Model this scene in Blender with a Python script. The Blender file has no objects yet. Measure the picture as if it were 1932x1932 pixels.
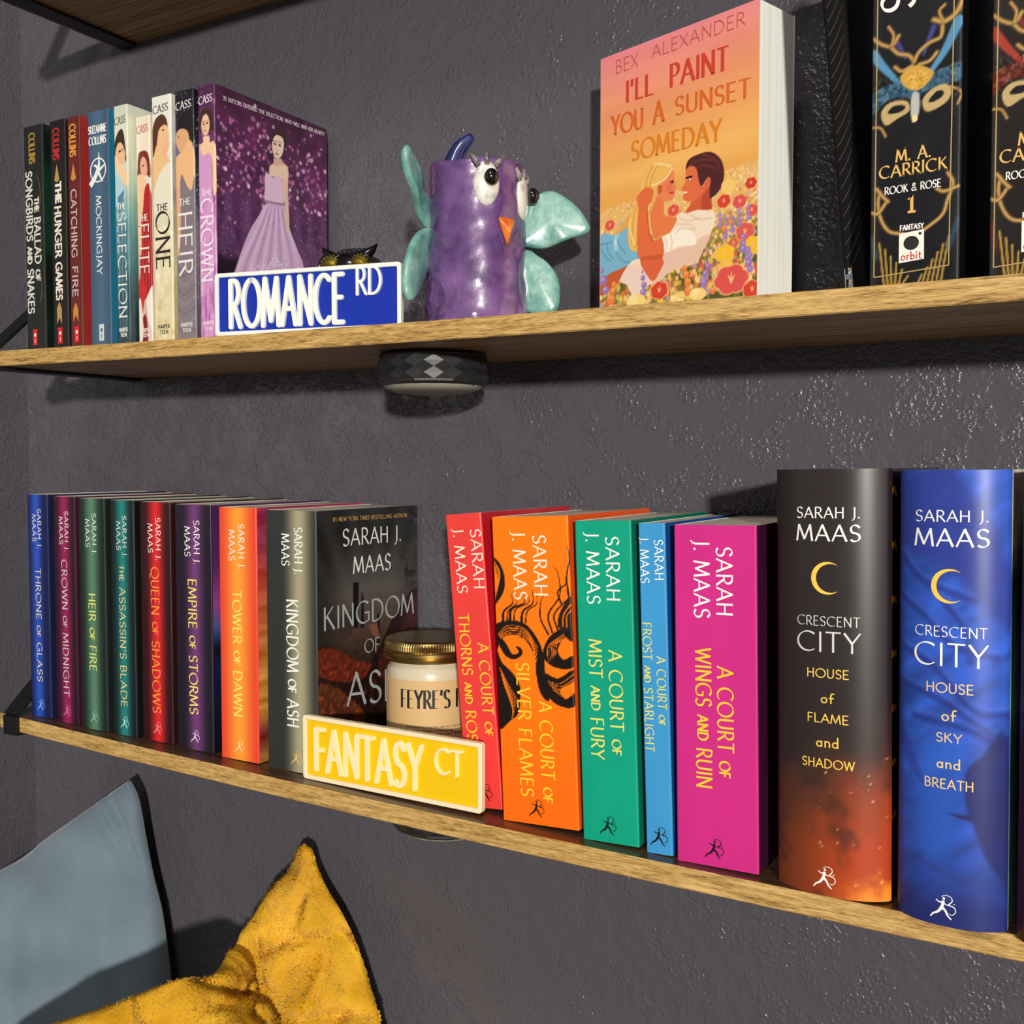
import bpy, math, random
import numpy as np
from mathutils import Vector
C = bpy.context.scene.collection
SC = bpy.context.scene
PI = math.pi

# ------------------------------------------------------------------ camera, world, light, exposure
cam_d = bpy.data.cameras.new('camera'); cam = bpy.data.objects.new('camera', cam_d); C.objects.link(cam)
cam.location = (0.9003, -0.7675, 0.2397); cam.rotation_euler = (1.5237, -0.0007, 0.5299)
cam_d.lens = 37.106; cam_d.sensor_width = 36; cam_d.clip_start = 0.01
SC.camera = cam
SC.view_settings.view_transform = 'Standard'; SC.view_settings.look = 'None'
SC.view_settings.exposure = 0.0; SC.view_settings.gamma = 1.0; SC.view_settings.use_curve_mapping = False

wd = bpy.data.worlds.new('room_ambient'); SC.world = wd; wd.use_nodes = True
bg = wd.node_tree.nodes['Background']; bg.inputs[0].default_value = (1.0, 0.95, 0.92, 1); bg.inputs[1].default_value = 0.15

def area(name, loc, aim, size, power, col, shape='DISK'):
    d = bpy.data.lights.new(name, 'AREA'); d.shape = shape; d.size = size; d.energy = power; d.color = col
    o = bpy.data.objects.new(name, d); C.objects.link(o); o.location = loc
    o.rotation_euler = (Vector(aim) - Vector(loc)).to_track_quat('-Z', 'Y').to_euler()
    return o
area('room_lamp', (3.85, -5.0, 0.93), (0.35, 0, 0.0), 0.24, 375, (1.0, 0.94, 0.86))
area('ceiling_light', (1.0, -1.75, 1.95), (0.4, 0, 0.1), 0.5, 15, (1.0, 0.95, 0.9))

# ------------------------------------------------------------------ helpers: colour, materials, meshes
def lin1(c):
    c /= 255.0
    return c / 12.92 if c <= 0.04045 else ((c + 0.055) / 1.055) ** 2.4
def lin(c): return tuple(lin1(float(x)) for x in c)
def linarr(a):
    a = np.clip(np.asarray(a, float), 0, 255) / 255.0
    return np.where(a <= 0.04045, a / 12.92, ((a + 0.055) / 1.055) ** 2.4)

_mats = {}
def M(col, rough=0.5, metal=0.0, spec=0.5, coat=0.0, name=None):
    k = (tuple(col), rough, metal, spec, coat)
    if k in _mats: return _mats[k]
    m = bpy.data.materials.new(name or 'mat'); m.use_nodes = True
    b = m.node_tree.nodes['Principled BSDF']
    b.inputs['Base Color'].default_value = (*lin(col), 1); b.inputs['Roughness'].default_value = rough
    b.inputs['Metallic'].default_value = metal; b.inputs['Specular IOR Level'].default_value = spec
    b.inputs['Coat Weight'].default_value = coat; b.inputs['Coat Roughness'].default_value = 0.06
    _mats[k] = m
    return m
def nodes(m): return m.node_tree.nodes, m.node_tree.links, m.node_tree.nodes['Principled BSDF']
def MA(rough=0.45, spec=0.4, coat=0.0):
    k = ('attr', rough, spec, coat)
    if k in _mats: return _mats[k]
    m = bpy.data.materials.new('printed_cover'); m.use_nodes = True
    n, l, b = nodes(m)
    a = n.new('ShaderNodeAttribute'); a.attribute_name = 'Col'
    l.new(a.outputs['Color'], b.inputs['Base Color'])
    b.inputs['Roughness'].default_value = rough; b.inputs['Specular IOR Level'].default_value = spec
    b.inputs['Coat Weight'].default_value = coat; b.inputs['Coat Roughness'].default_value = 0.08
    _mats[k] = m
    return m
def noise_mat(name, ca, cb, scale, rough=0.5, spec=0.5, bump=0.0, bscale=None, detail=4, stretch=(1, 1, 1), coat=0.0, contrast=(0.3, 0.7), bdist=0.002, croug=0.06):
    m = bpy.data.materials.new(name); m.use_nodes = True
    n, l, b = nodes(m)
    tc = n.new('ShaderNodeTexCoord'); mp = n.new('ShaderNodeMapping'); mp.inputs['Scale'].default_value = stretch
    l.new(tc.outputs['Object'], mp.inputs['Vector'])
    nz = n.new('ShaderNodeTexNoise'); nz.inputs['Scale'].default_value = scale; nz.inputs['Detail'].default_value = detail
    l.new(mp.outputs[0], nz.inputs['Vector'])
    r = n.new('ShaderNodeValToRGB'); r.color_ramp.elements[0].position = contrast[0]; r.color_ramp.elements[1].position = contrast[1]
    r.color_ramp.elements[0].color = (*lin(ca), 1); r.color_ramp.elements[1].color = (*lin(cb), 1)
    l.new(nz.outputs['Fac'], r.inputs[0]); l.new(r.outputs[0], b.inputs['Base Color'])
    b.inputs['Roughness'].default_value = rough; b.inputs['Specular IOR Level'].default_value = spec
    b.inputs['Coat Weight'].default_value = coat; b.inputs['Coat Roughness'].default_value = croug
    if bump:
        z = n.new('ShaderNodeTexNoise'); z.inputs['Scale'].default_value = bscale or scale; z.inputs['Detail'].default_value = 5
        l.new(mp.outputs[0], z.inputs['Vector'])
        bp = n.new('ShaderNodeBump'); bp.inputs['Strength'].default_value = bump; bp.inputs['Distance'].default_value = bdist
        l.new(z.outputs['Fac'], bp.inputs['Height']); l.new(bp.outputs[0], b.inputs['Normal'])
    return m

class MB:
    """collects faces, then links them as ONE mesh object"""
    def __init__(s): s.v = []; s.f = []; s.mi = []; s.c = None; s.n = 0
    def add(s, v, f, mi=0):
        v = np.asarray(v, float).reshape(-1, 3)
        s.v.append(v); k = s.n
        s.f.extend([tuple(int(i) + k for i in q) for q in f])
        s.mi.extend([mi] * len(f)); s.n += len(v)
    def box(s, x0, x1, y0, y1, z0, z1, mi=0):
        v = [(x0, y0, z0), (x1, y0, z0), (x1, y1, z0), (x0, y1, z0), (x0, y0, z1), (x1, y0, z1), (x1, y1, z1), (x0, y1, z1)]
        s.add(v, [(3, 2, 1, 0), (4, 5, 6, 7), (0, 1, 5, 4), (1, 2, 6, 5), (2, 3, 7, 6), (3, 0, 4, 7)], mi)
    def grid(s, P, mi=0, closed_u=False, flip=False):
        a, b = P.shape[:2]; f = []
        for i in range(a if closed_u else a - 1):
            for j in range(b - 1):
                q = (i * b + j, ((i + 1) % a) * b + j, ((i + 1) % a) * b + j + 1, i * b + j + 1)
                f.append(q[::-1] if flip else q)
        s.add(P.reshape(-1, 3), f, mi)
    def lathe(s, prof, seg=48, mi=0, cx=0, cy=0, cap=True):
        a = np.linspace(0, 2 * PI, seg, endpoint=False)
        P = np.array([[(cx + r * math.cos(t), cy + r * math.sin(t), z) for r, z in prof] for t in a])
        s.grid(P, mi, closed_u=True)
        if cap:
            b = len(prof); k = s.n - seg * b
            s.f.append(tuple(k + i * b for i in range(seg))[::-1]); s.mi.append(mi)
            s.f.append(tuple(k + i * b + b - 1 for i in range(seg))); s.mi.append(mi)
    def tube(s, pts, rad, seg=8, mi=0):
        pts = np.asarray(pts, float); n = len(pts)
        rad = np.broadcast_to(rad, (n,))
        P = np.zeros((seg, n, 3)); up = np.array([0.13, 0.21, 0.97])
        for i in range(n):
            d = pts[min(i + 1, n - 1)] - pts[max(i - 1, 0)]; d /= np.linalg.norm(d) + 1e-12
            a = np.cross(d, up); a /= np.linalg.norm(a) + 1e-12; b = np.cross(d, a)
            for k in range(seg):
                t = -2 * PI * k / seg; P[k, i] = pts[i] + rad[i] * (math.cos(t) * a + math.sin(t) * b)
        s.grid(P, mi, closed_u=True)
        k = s.n - seg * n
        s.f.append(tuple(k + q * n for q in range(seg))[::-1]); s.mi.append(mi)
        s.f.append(tuple(k + q * n + n - 1 for q in range(seg))); s.mi.append(mi)
    def ball(s, c, r, mi=0, seg=20, rings=12):
        r = (r, r, r) if np.isscalar(r) else r
        P = np.array([[(c[0] + r[0] * math.sin(p) * math.cos(t), c[1] + r[1] * math.sin(p) * math.sin(t), c[2] - r[2] * math.cos(p))
                       for p in np.linspace(0.02, PI - 0.02, rings)] for t in np.linspace(0, 2 * PI, seg, endpoint=False)])
        s.grid(P, mi, closed_u=True)
    def build(s, name, mats, parent=None, smooth=False, col=None, sharp=None):
        me = bpy.data.meshes.new(name)
        V = np.concatenate(s.v) if s.v else np.zeros((0, 3))
        me.from_pydata(V.tolist(), [], s.f)
        if not isinstance(mats, (list, tuple)): mats = [mats]
        for m in mats: me.materials.append(m)
        me.polygons.foreach_set('material_index', s.mi)
        if col is not None:
            at = me.color_attributes.new('Col', 'FLOAT_COLOR', 'POINT')
            L = np.ones((len(V), 4)); L[:, :3] = linarr(col)
            at.data.foreach_set('color', L.ravel())
        if smooth: me.polygons.foreach_set('use_smooth', [True] * len(me.polygons))
        me.update()
        if smooth and sharp: me.set_sharp_from_angle(angle=math.radians(sharp))
        o = bpy.data.objects.new(name, me); C.objects.link(o)
        if parent: o.parent = parent
        return o
def thing(name, label, cat, loc=(0, 0, 0), rot=(0, 0, 0), group=None):
    o = bpy.data.objects.new(name, None); C.objects.link(o); o.empty_display_size = 0.02
    o.location = loc; o.rotation_euler = rot; tag(o, label, cat, group)
    return o
def tag(o, label, cat, group=None):
    o['label'] = label; o['category'] = cat
    if group: o['group'] = group
    return o
def struct(o): o['kind'] = 'structure'; return o

# ------------------------------------------------------------------ painting printed art on a grid (values are the ink colours)
class Art:
    def __init__(s, X, Z, base):
        s.X = X; s.Z = Z; s.C = np.zeros(X.shape + (3,)); s.C[:] = base
    def mix(s, m, col): s.C += np.clip(m, 0, 1)[..., None] * (np.asarray(col, float) - s.C)
    def grad(s, t, stops):
        ks = [k for k, _ in stops]
        for i in range(3): s.C[..., i] = np.interp(t, ks, [c[i] for _, c in stops])
    def ell(s, cx, cz, rx, rz, col, rot=0, soft=0.12, a=1):
        dx, dz = s.X - cx, s.Z - cz; c, n = math.cos(rot), math.sin(rot)
        d = np.sqrt(((dx * c + dz * n) / rx) ** 2 + ((-dx * n + dz * c) / rz) ** 2)
        s.mix(a * np.clip((1 + soft / 2 - d) / soft, 0, 1), col)
    def poly(s, pts, col, soft=0.35, a=1, curve=True):
        p = np.asarray(pts, float)
        if curve and len(p) > 4: p = smooth_closed(p)
        q = np.roll(p, -1, 0)
        lo, hi = p.min(0) - 2 * soft, p.max(0) + 2 * soft
        sel = (s.X > lo[0]) & (s.X < hi[0]) & (s.Z > lo[1]) & (s.Z < hi[1])
        if not sel.any(): return
        x, z = s.X[sel], s.Z[sel]; ins = np.zeros(x.shape, bool); d2 = np.full(x.shape, 1e9)
        for (ax, az), (bx, bz) in zip(p, q):
            if az != bz:
                cr = ((az > z) != (bz > z)) & (x < (bx - ax) * (z - az) / (bz - az) + ax); ins ^= cr
            ex, ez = bx - ax, bz - az; L = ex * ex + ez * ez + 1e-9
            t = np.clip(((x - ax) * ex + (z - az) * ez) / L, 0, 1)
            d2 = np.minimum(d2, (x - ax - t * ex) ** 2 + (z - az - t * ez) ** 2)
        sd = np.sqrt(d2) * np.where(ins, 1, -1)
        m = a * np.clip(0.5 + sd / soft, 0, 1); s.C[sel] += m[:, None] * (np.asarray(col, float) - s.C[sel])
    def line(s, pts, w, col, soft=0.3, a=1, curve=True, w2=None):
        p = np.asarray(pts, float)
        if curve and len(p) > 2: p = smooth_open(p)
        lo, hi = p.min(0) - w - soft, p.max(0) + w + soft
        sel = (s.X > lo[0]) & (s.X < hi[0]) & (s.Z > lo[1]) & (s.Z < hi[1])
        if not sel.any(): return
        x, z = s.X[sel], s.Z[sel]; best = np.full(x.shape, -1e9); n = len(p) - 1
        for i in range(n):
            (ax, az), (bx, bz) = p[i], p[i + 1]; ex, ez = bx - ax, bz - az
            t = np.clip(((x - ax) * ex + (z - az) * ez) / (ex * ex + ez * ez + 1e-9), 0, 1)
            ww = w if w2 is None else w + (w2 - w) * (i + t) / n
            best = np.maximum(best, ww / 2 - np.sqrt((x - ax - t * ex) ** 2 + (z - az - t * ez) ** 2))
        m = a * np.clip(0.5 + best / soft, 0, 1); s.C[sel] += m[:, None] * (np.asarray(col, float) - s.C[sel])
    def noise(s, scx, scz, seed=0, oct=3):
        return fnoise(s.X / scx, s.Z / scz, seed, oct)
def smooth_open(p, k=5):
    q = np.vstack([2 * p[0] - p[1], p, 2 * p[-1] - p[-2]]); o = []
    for i in range(1, len(q) - 2):
        for t in np.linspace(0, 1, k, endpoint=False):
            a, b, c, d = q[i - 1], q[i], q[i + 1], q[i + 2]
            o.append(0.5 * (2 * b + (c - a) * t + (2 * a - 5 * b + 4 * c - d) * t * t + (3 * b - a - 3 * c + d) * t ** 3))
    o.append(p[-1]); return np.array(o)
def smooth_closed(p, k=3):
    n = len(p); o = []
    for i in range(n):
        a, b, c, d = p[i - 1], p[i], p[(i + 1) % n], p[(i + 2) % n]
        for t in np.linspace(0, 1, k, endpoint=False):
            o.append(0.5 * (2 * b + (c - a) * t + (2 * a - 5 * b + 4 * c - d) * t * t + (3 * b - a - 3 * c + d) * t ** 3))
    return np.array(o)
def vnoise(x, y, seed=0):
    xi, yi = np.floor(x).astype(np.int64), np.floor(y).astype(np.int64); fx, fy = x - xi, y - yi
    fx, fy = fx * fx * (3 - 2 * fx), fy * fy * (3 - 2 * fy)
    def h(a, b):
        n = (a * 374761393 + b * 668265263 + seed * 974711) & 0x7fffffff
        n = ((n ^ (n >> 13)) * 1274126177) & 0x7fffffff
        return ((n ^ (n >> 16)) & 0xffff) / 65535.0
    return (h(xi, yi) * (1 - fx) + h(xi + 1, yi) * fx) * (1 - fy) + (h(xi, yi + 1) * (1 - fx) + h(xi + 1, yi + 1) * fx) * fy
def fnoise(x, y, seed=0, oct=3):
    o = 0; a = 0.5; t = 0
    for k in range(oct): o = o + a * vnoise(x * 2 ** k, y * 2 ** k, seed + k * 17); t += a; a *= 0.5
    return o / t
def sstep(a, b, x):
    t = np.clip((x - a) / (b - a), 0, 1); return t * t * (3 - 2 * t)
def homog(src, dst):
    A = []
    for (x, y), (u, v) in zip(src, dst):
        A.append([x, y, 1, 0, 0, 0, -u * x, -u * y, -u]); A.append([0, 0, 0, x, y, 1, -v * x, -v * y, -v])
    H = np.linalg.svd(np.array(A, float))[2][-1].reshape(3, 3)
    def f(pts):
        o = []
        for x, y in pts:
            a = H @ np.array([x, y, 1.0]); o.append((a[0] / a[2], a[1] / a[2]))
        return o
    return f

# ------------------------------------------------------------------ lettering: a pen-stroke alphabet, cap height 1
def A_(cx, cy, rx, ry, a0, a1): return ('A', cx, cy, rx, ry, a0, a1)
G = {
 'A': ([[(0, 0), (.38, 1)], [(.38, 1), (.76, 0)], [(.14, .34), (.62, .34)]], .78),
 'B': ([[(.06, 0), (.06, 1)], [(.06, 1), A_(.26, .76, .25, .24, 90, -90), (.06, .52)], [(.06, .52), A_(.28, .26, .29, .26, 90, -90), (.06, 0)]], .62),
 'C': ([[A_(.5, .5, .48, .5, 52, 308)]], .84),
 'D': ([[(.06, 0), (.06, 1)], [(.06, 1), A_(.26, .5, .5, .5, 90, -90), (.06, 0)]], .82),
 'E': ([[(.06, 0), (.06, 1)], [(.06, 1), (.5, 1)], [(.06, .52), (.44, .52)], [(.06, 0), (.52, 0)]], .56),
 'F': ([[(.06, 0), (.06, 1)], [(.06, 1), (.5, 1)], [(.06, .5), (.42, .5)]], .53),
 'G': ([[A_(.5, .5, .48, .5, 52, 300), (.84, .1), (.84, .46), (.58, .46)]], .9),
 'H': ([[(.06, 0), (.06, 1)], [(.64, 0), (.64, 1)], [(.06, .52), (.64, .52)]], .72),
 'I': ([[(.08, 0), (.08, 1)]], .18),
 'J': ([[(.2, 1), (.2, .1), (.14, -.1), (.0, -.2)]], .3),
 'K': ([[(.06, 0), (.06, 1)], [(.56, 1), (.08, .5)], [(.2, .6), (.64, 0)]], .66),
 'L': ([[(.06, 0), (.06, 1)], [(.06, 0), (.5, 0)]], .53),
 'M': ([[(0, 0), (.12, 1)], [(.12, 1), (.45, .1)], [(.45, .1), (.78, 1)], [(.78, 1), (.9, 0)]], .94),
 'N': ([[(.06, 0), (.06, 1)], [(.06, 1), (.68, 0)], [(.68, 0), (.68, 1)]], .76),
 'O': ([[A_(.5, .5, .48, .5, 90, 450)]], 1.0),
 'P': ([[(.06, 0), (.06, 1)], [(.06, 1), A_(.26, .73, .27, .27, 90, -90), (.06, .46)]], .57),
 'Q': ([[A_(.5, .5, .48, .5, 90, 450)], [(.5, .08), (.72, -.12), (.98, -.16)]], 1.0),
 'R': ([[(.06, 0), (.06, 1)], [(.06, 1), A_(.26, .74, .26, .26, 90, -90), (.06, .48)], [(.26, .48), (.62, 0)]], .63),
 'S': ([[(.48, .86), A_(.27, .75, .22, .25, 40, 250), A_(.25, .25, .25, .25, 70, -140)]], .54),
 'T': ([[(.32, 0), (.32, 1)], [(0, 1), (.64, 1)]], .65),
 'U': ([[(.06, 1), (.06, .32), A_(.34, .3, .28, .3, 180, 360), (.62, 1)]], .7),
 'V': ([[(0, 1), (.36, 0)], [(.36, 0), (.72, 1)]], .72),
 'W': ([[(0, 1), (.26, 0)], [(.26, 0), (.52, .95)], [(.52, .95), (.78, 0)], [(.78, 0), (1.04, 1)]], 1.05),
 'X': ([[(0, 1), (.62, 0)], [(.62, 1), (0, 0)]], .64),
 'Y': ([[(0, 1), (.33, .48)], [(.66, 1), (.33, .48), (.33, 0)]], .66),
 'Z': ([[(.02, 1), (.6, 1)], [(.6, 1), (0, 0)], [(0, 0), (.62, 0)]], .64),
 '.': ([[(.07, .0), (.07, .09)]], .2), ',': ([[(.09, .06), (.03, -.16)]], .2), "'": ([[(.08, 1), (.04, .72)]], .16),
 '-': ([[(0, .42), (.3, .42)]], .36), '!': ([[(.07, .3), (.07, 1)], [(.07, 0), (.07, .09)]], .2),
 '#': ([[(.1, 0), (.24, 1)], [(.4, 0), (.54, 1)], [(0, .34), (.6, .34)], [(.04, .66), (.64, .66)]], .68),
 '1': ([[(.05, .8), (.22, 1), (.22, 0)], [(.04, 0), (.4, 0)]], .45),
 '3': ([[A_(.22, .76, .22, .24, 140, -80), A_(.22, .27, .26, .27, 80, -140)]], .54),
 '5': ([[(.46, 1), (.1, 1)], [(.1, 1), (.07, .56), A_(.24, .31, .25, .31, 120, -130)]], .54),
 '?': ([[A_(.22, .76, .2, .24, 150, -50), (.22, .42), (.22, .28)], [(.22, 0), (.22, .09)]], .48),
 '&': ([[(.72, 0), (.2, .68), A_(.34, .82, .17, .18, 200, -20), (.1, .36), A_(.28, .22, .26, .22, 150, 300), (.66, .42)]], .78),
 '%': ([[(.2, 1), (.2, .1), (.14, -.1), (.0, -.2)], [(.16, .5), (.3, .5)]], .3),
 ' ': ([], .34),
 'a_': ([[A_(.24, .26, .22, .26, 90, 450)], [(.46, .54), (.46, 0)]], .56), 'b_': ([[(.06, 1), (.06, 0)], [A_(.28, .26, .22, .26, 90, 450)]], .58),
 'd_': ([[A_(.24, .26, .22, .26, 90, 450)], [(.46, 1), (.46, 0)]], .56), 'f_': ([[(.4, .96), A_(.3, .8, .16, .2, 80, 180), (.14, 0)], [(0, .52), (.36, .52)]], .42),
 'i_': ([[(.06, .54), (.06, 0)], [(.06, .76), (.06, .86)]], .2), 'n_': ([[(.06, .54), (.06, 0)], [(.06, .36), A_(.25, .34, .19, .2, 160, 0), (.44, 0)]], .54),
 'o_': ([[A_(.27, .27, .25, .27, 90, 450)]], .6), 'r_': ([[(.06, .54), (.06, 0)], [(.06, .34), A_(.24, .32, .18, .21, 160, 60)]], .36),
 't_': ([[(.14, .8), (.14, .1), (.22, 0), (.34, .02)], [(0, .54), (.32, .54)]], .38),
}
def polyl(st):
    o = []
    for t in st:
        if t[0] == 'A':
            _, cx, cy, rx, ry, a0, a1 = t; n = max(4, int(abs(a1 - a0) / 14))
            for a in np.linspace(math.radians(a0), math.radians(a1), n + 1): o.append((cx + rx * math.cos(a), cy + ry * math.sin(a)))
        else: o.append(t)
    q = [o[0]]
    for p in o[1:]:
        if abs(p[0] - q[-1][0]) + abs(p[1] - q[-1][1]) > 0.02: q.append(p)
    return np.array(q, float)
def layout(s):
    """lower case letters in the string are set as small capitals"""
    x = 0; out = []; i = 0
    while i < len(s):
        ch = s[i]; k = 1.0; dy = 0.0
        if i + 1 < len(s) and s[i + 1] == '_': key = ch + '_'; i += 1
        elif ch.islower(): key = ch.upper(); k = 0.66; dy = 0.1
        else: key = ch
        st, adv = G[key]
        for p in st: out.append(polyl(p) * k + (x, dy))
        x += (adv + 0.16) * k; i += 1
    return out, x - 0.16
def lettering(name, parent, lines, mapf, mat, label=None, nib=28, thick=.135, thin=.055, serif=0, rnd=False, raised=0.0, off=0.00022):
    """lines: (text, u0, u1, v, cap height); one mesh per call"""
    mb = MB()
    for ln in lines:
        s, u0, u1, v0, h = ln[:5]; slope = ln[5] if len(ln) > 5 else 0
        st, wid = layout(s); xs = (u1 - u0) / (wid * h)
        strokes = [np.column_stack([p[:, 0] * xs, p[:, 1]]) for p in st]
        if serif:
            ex = []
            for p in strokes:
                for e, q in ((p[0], p[1]), (p[-1], p[-2])):
                    d = q - e; L = math.hypot(*d)
                    if (abs(e[1]) < .02 or abs(e[1] - 1) < .02) and L > 0 and abs(d[1]) / L > .75:
                        ex.append(np.array([(e[0] - serif, e[1]), (e[0] + serif, e[1])]))
            strokes += ex
        for si, p in enumerate(strokes):
            lift = (si % 5) * (.00006 if rnd else .000018)
            n = len(p); d = np.gradient(p, axis=0) if n > 2 else np.tile(p[1] - p[0], (2, 1))
            d /= np.linalg.norm(d, axis=1)[:, None] + 1e-9
            th = np.arctan2(d[:, 1], d[:, 0]); w = thin + (thick - thin) * np.abs(np.sin(th - math.radians(nib)))
            nr = np.column_stack([-d[:, 1], d[:, 0]])
            if rnd:
                W = thick / 2; Lf = list(p + nr * W); Rt = list(p - nr * W); ring = []
                a1 = math.atan2(nr[-1][1], nr[-1][0]); a0 = math.atan2(-nr[0][1], -nr[0][0])
                endc = [p[-1] + W * np.array([math.cos(a1 - t), math.sin(a1 - t)]) for t in np.linspace(0, PI, 7)[1:-1]]
                stc = [p[0] + W * np.array([math.cos(a0 - t), math.sin(a0 - t)]) for t in np.linspace(0, PI, 7)[1:-1]]
                # outline as separate caps + strip
                L2, R2 = np.array(Lf), np.array(Rt)
                shrink = 0.82
                for lay in range(1):
                    P = np.zeros((n, 4, 3))
                    for i in range(n):
                        for k, (q, o) in enumerate(((p[i] + nr[i] * W, 0), (p[i] + nr[i] * W * shrink, raised), (p[i] - nr[i] * W * shrink, raised), (p[i] - nr[i] * W, 0))):
                            P[i, k] = mapf(u0 + q[0] * h, v0 + q[1] * h + slope * q[0] * h, o + off + (lift if o else 0))
                    mb.grid(P)
                for e, a in ((p[-1], a1), (p[0], a0)):
                    ts = np.linspace(0, PI, 9); V = []
                    for t in ts:
                        q = e + W * np.array([math.cos(a - t), math.sin(a - t)]); V.append(mapf(u0 + q[0] * h, v0 + q[1] * h + slope * q[0] * h, off))
                    for t in ts:
                        q = e + W * shrink * np.array([math.cos(a - t), math.sin(a - t)]); V.append(mapf(u0 + q[0] * h, v0 + q[1] * h + slope * q[0] * h, raised + off + lift))
                    f = [(i, 9 + i, 10 + i, i + 1) for i in range(8)] + [tuple(range(9, 18))[::-1]]
                    mb.add(V, f)
                continue
            p = p.copy(); p[0] -= d[0] * thin * .45; p[-1] += d[-1] * thin * .45
            P = np.zeros((n, 2, 3))
            for i in range(n):
                for k, sg in enumerate((.5, -.5)):
                    q = p[i] + nr[i] * w[i] * sg
                    P[i, k] = mapf(u0 + q[0] * h, v0 + q[1] * h + slope * q[0] * h, off + lift)
            mb.grid(P)
    o = mb.build(name, mat, parent)
    if label: o['label'] = label
    return o
def hl(H, text, p0, p1, ptop, s=.001):
    (u0, v0), (u1, v1), (_, vt) = H([p0, p1, ptop])
    L = layout(text)[1]; return (text, u0 * s, u1 * s, v0 * s, abs(vt - v0) * s, (v1 - v0) / (u1 - u0))
def strokes_mesh(name, parent, strokes, mapf, mat, off=0.00025, label=None):
    """strokes: (points, width at the start, width at the end) in metres"""
    mb = MB()
    for si, (pts, w0, w1) in enumerate(strokes):
        p = np.asarray(pts, float); p = smooth_open(p, 4) if len(p) > 2 else p; n = len(p)
        d = np.gradient(p, axis=0) if n > 2 else np.tile(p[1] - p[0], (2, 1)); d /= np.linalg.norm(d, axis=1)[:, None] + 1e-12
        nr = np.column_stack([-d[:, 1], d[:, 0]]); w = np.linspace(w0, w1, n)
        P = np.array([[mapf(*(p[i] + nr[i] * w[i] * sg), off + (si % 9) * .000018) for sg in (.5, -.5)] for i in range(n)]); mb.grid(P)
    o = mb.build(name, mat, parent)
    if label: o['label'] = label
    return o
def runner_logo(parent, cu, cv, s, mapf, mat, label=None):
    """publisher's mark: a running archer whose bow makes a B"""
    S = [([(.52, .80), (.50, .68), (.46, .50)], .10, .13), ([(.46, .52), (.36, .36), (.26, .26), (.12, .18), (.0, .02)], .13, .05),
         ([(.46, .50), (.60, .38), (.68, .20), (.84, .04)], .12, .05), ([(.50, .72), (.34, .72), (.22, .80)], .07, .04),
         ([(.53, .84), (.535, .94)], .10, .09), ([(.50, .70), (.66, .64), (.86, .62)], .05, .03),
         ([(.44, .96), (.62, 1.04), (.82, .98), (.86, .82), (.72, .66)], .02, .05), ([(.72, .64), (.94, .58), (1.0, .40), (.86, .24), (.70, .30)], .05, .02),
         ([(.90, .70), (.98, .72)], .03, .02)]
    return strokes_mesh('publisher_logo', parent, [([(cu + (x - .5) * s, cv + (y - .5) * s) for x, y in p], a * s, b * s) for p, a, b in S], mapf, mat, label=label)

# ------------------------------------------------------------------ setting: walls, floor
def make_wall_mat():
    m = bpy.data.materials.new('textured_paint'); m.use_nodes = True
    n, l, b = nodes(m)
    tc = n.new('ShaderNodeTexCoord')
    b.inputs['Base Color'].default_value = (*lin((84, 82, 89)), 1); b.inputs['Roughness'].default_value = 0.24; b.inputs['Specular IOR Level'].default_value = 0.5
    def nz(sc, det, ro=.5):
        z = n.new('ShaderNodeTexNoise'); z.inputs['Scale'].default_value = sc; z.inputs['Detail'].default_value = det; z.inputs['Roughness'].default_value = ro
        l.new(tc.outputs['Object'], z.inputs['Vector']); return z.outputs['Fac']
    def ramp(x, p0, p1):
        r = n.new('ShaderNodeValToRGB'); r.color_ramp.elements[0].position = p0; r.color_ramp.elements[1].position = p1; r.color_ramp.interpolation = 'EASE'; l.new(x, r.inputs[0]); return r.outputs[0]
    def math_(op, x, y):
        k = n.new('ShaderNodeMath'); k.operation = op
        for i, q in enumerate((x, y)):
            if isinstance(q, float): k.inputs[i].default_value = q
            else: l.new(q, k.inputs[i])
        return k.outputs[0]
    patch = ramp(nz(30, 3), .40, .56)                       # rough islands between trowelled flat areas
    beads = math_('MULTIPLY', ramp(nz(300, 2), .40, .68), patch)
    ridges = ramp(nz(70, 3, .55), .44, .56)
    h = math_('ADD', math_('MULTIPLY', beads, .55), math_('MULTIPLY', ridges, .42))
    h = math_('ADD', h, math_('MULTIPLY', nz(520, 2), .10))
    bp = n.new('ShaderNodeBump'); bp.inputs['Strength'].default_value = 0.66; bp.inputs['Distance'].default_value = 0.0012
    l.new(h, bp.inputs['Height']); l.new(bp.outputs[0], b.inputs['Normal'])
    return m
WALL = make_wall_mat()
FLZ = -0.66
mb = MB(); mb.box(-0.293, 1.9, 0.0, 0.1, FLZ, 1.7); struct(mb.build('wall_back', WALL))
mb = MB(); mb.box(-0.293, -0.193, -2.0, 0.0, FLZ, 1.7); struct(mb.build('wall_left', WALL))
mb = MB(); mb.box(-0.293, 1.9, -2.0, 0.1, FLZ - 0.05, FLZ); struct(mb.build('floor', noise_mat('carpet', (58, 52, 48), (74, 66, 60), 90, rough=0.95, bump=0.4)))

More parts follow.
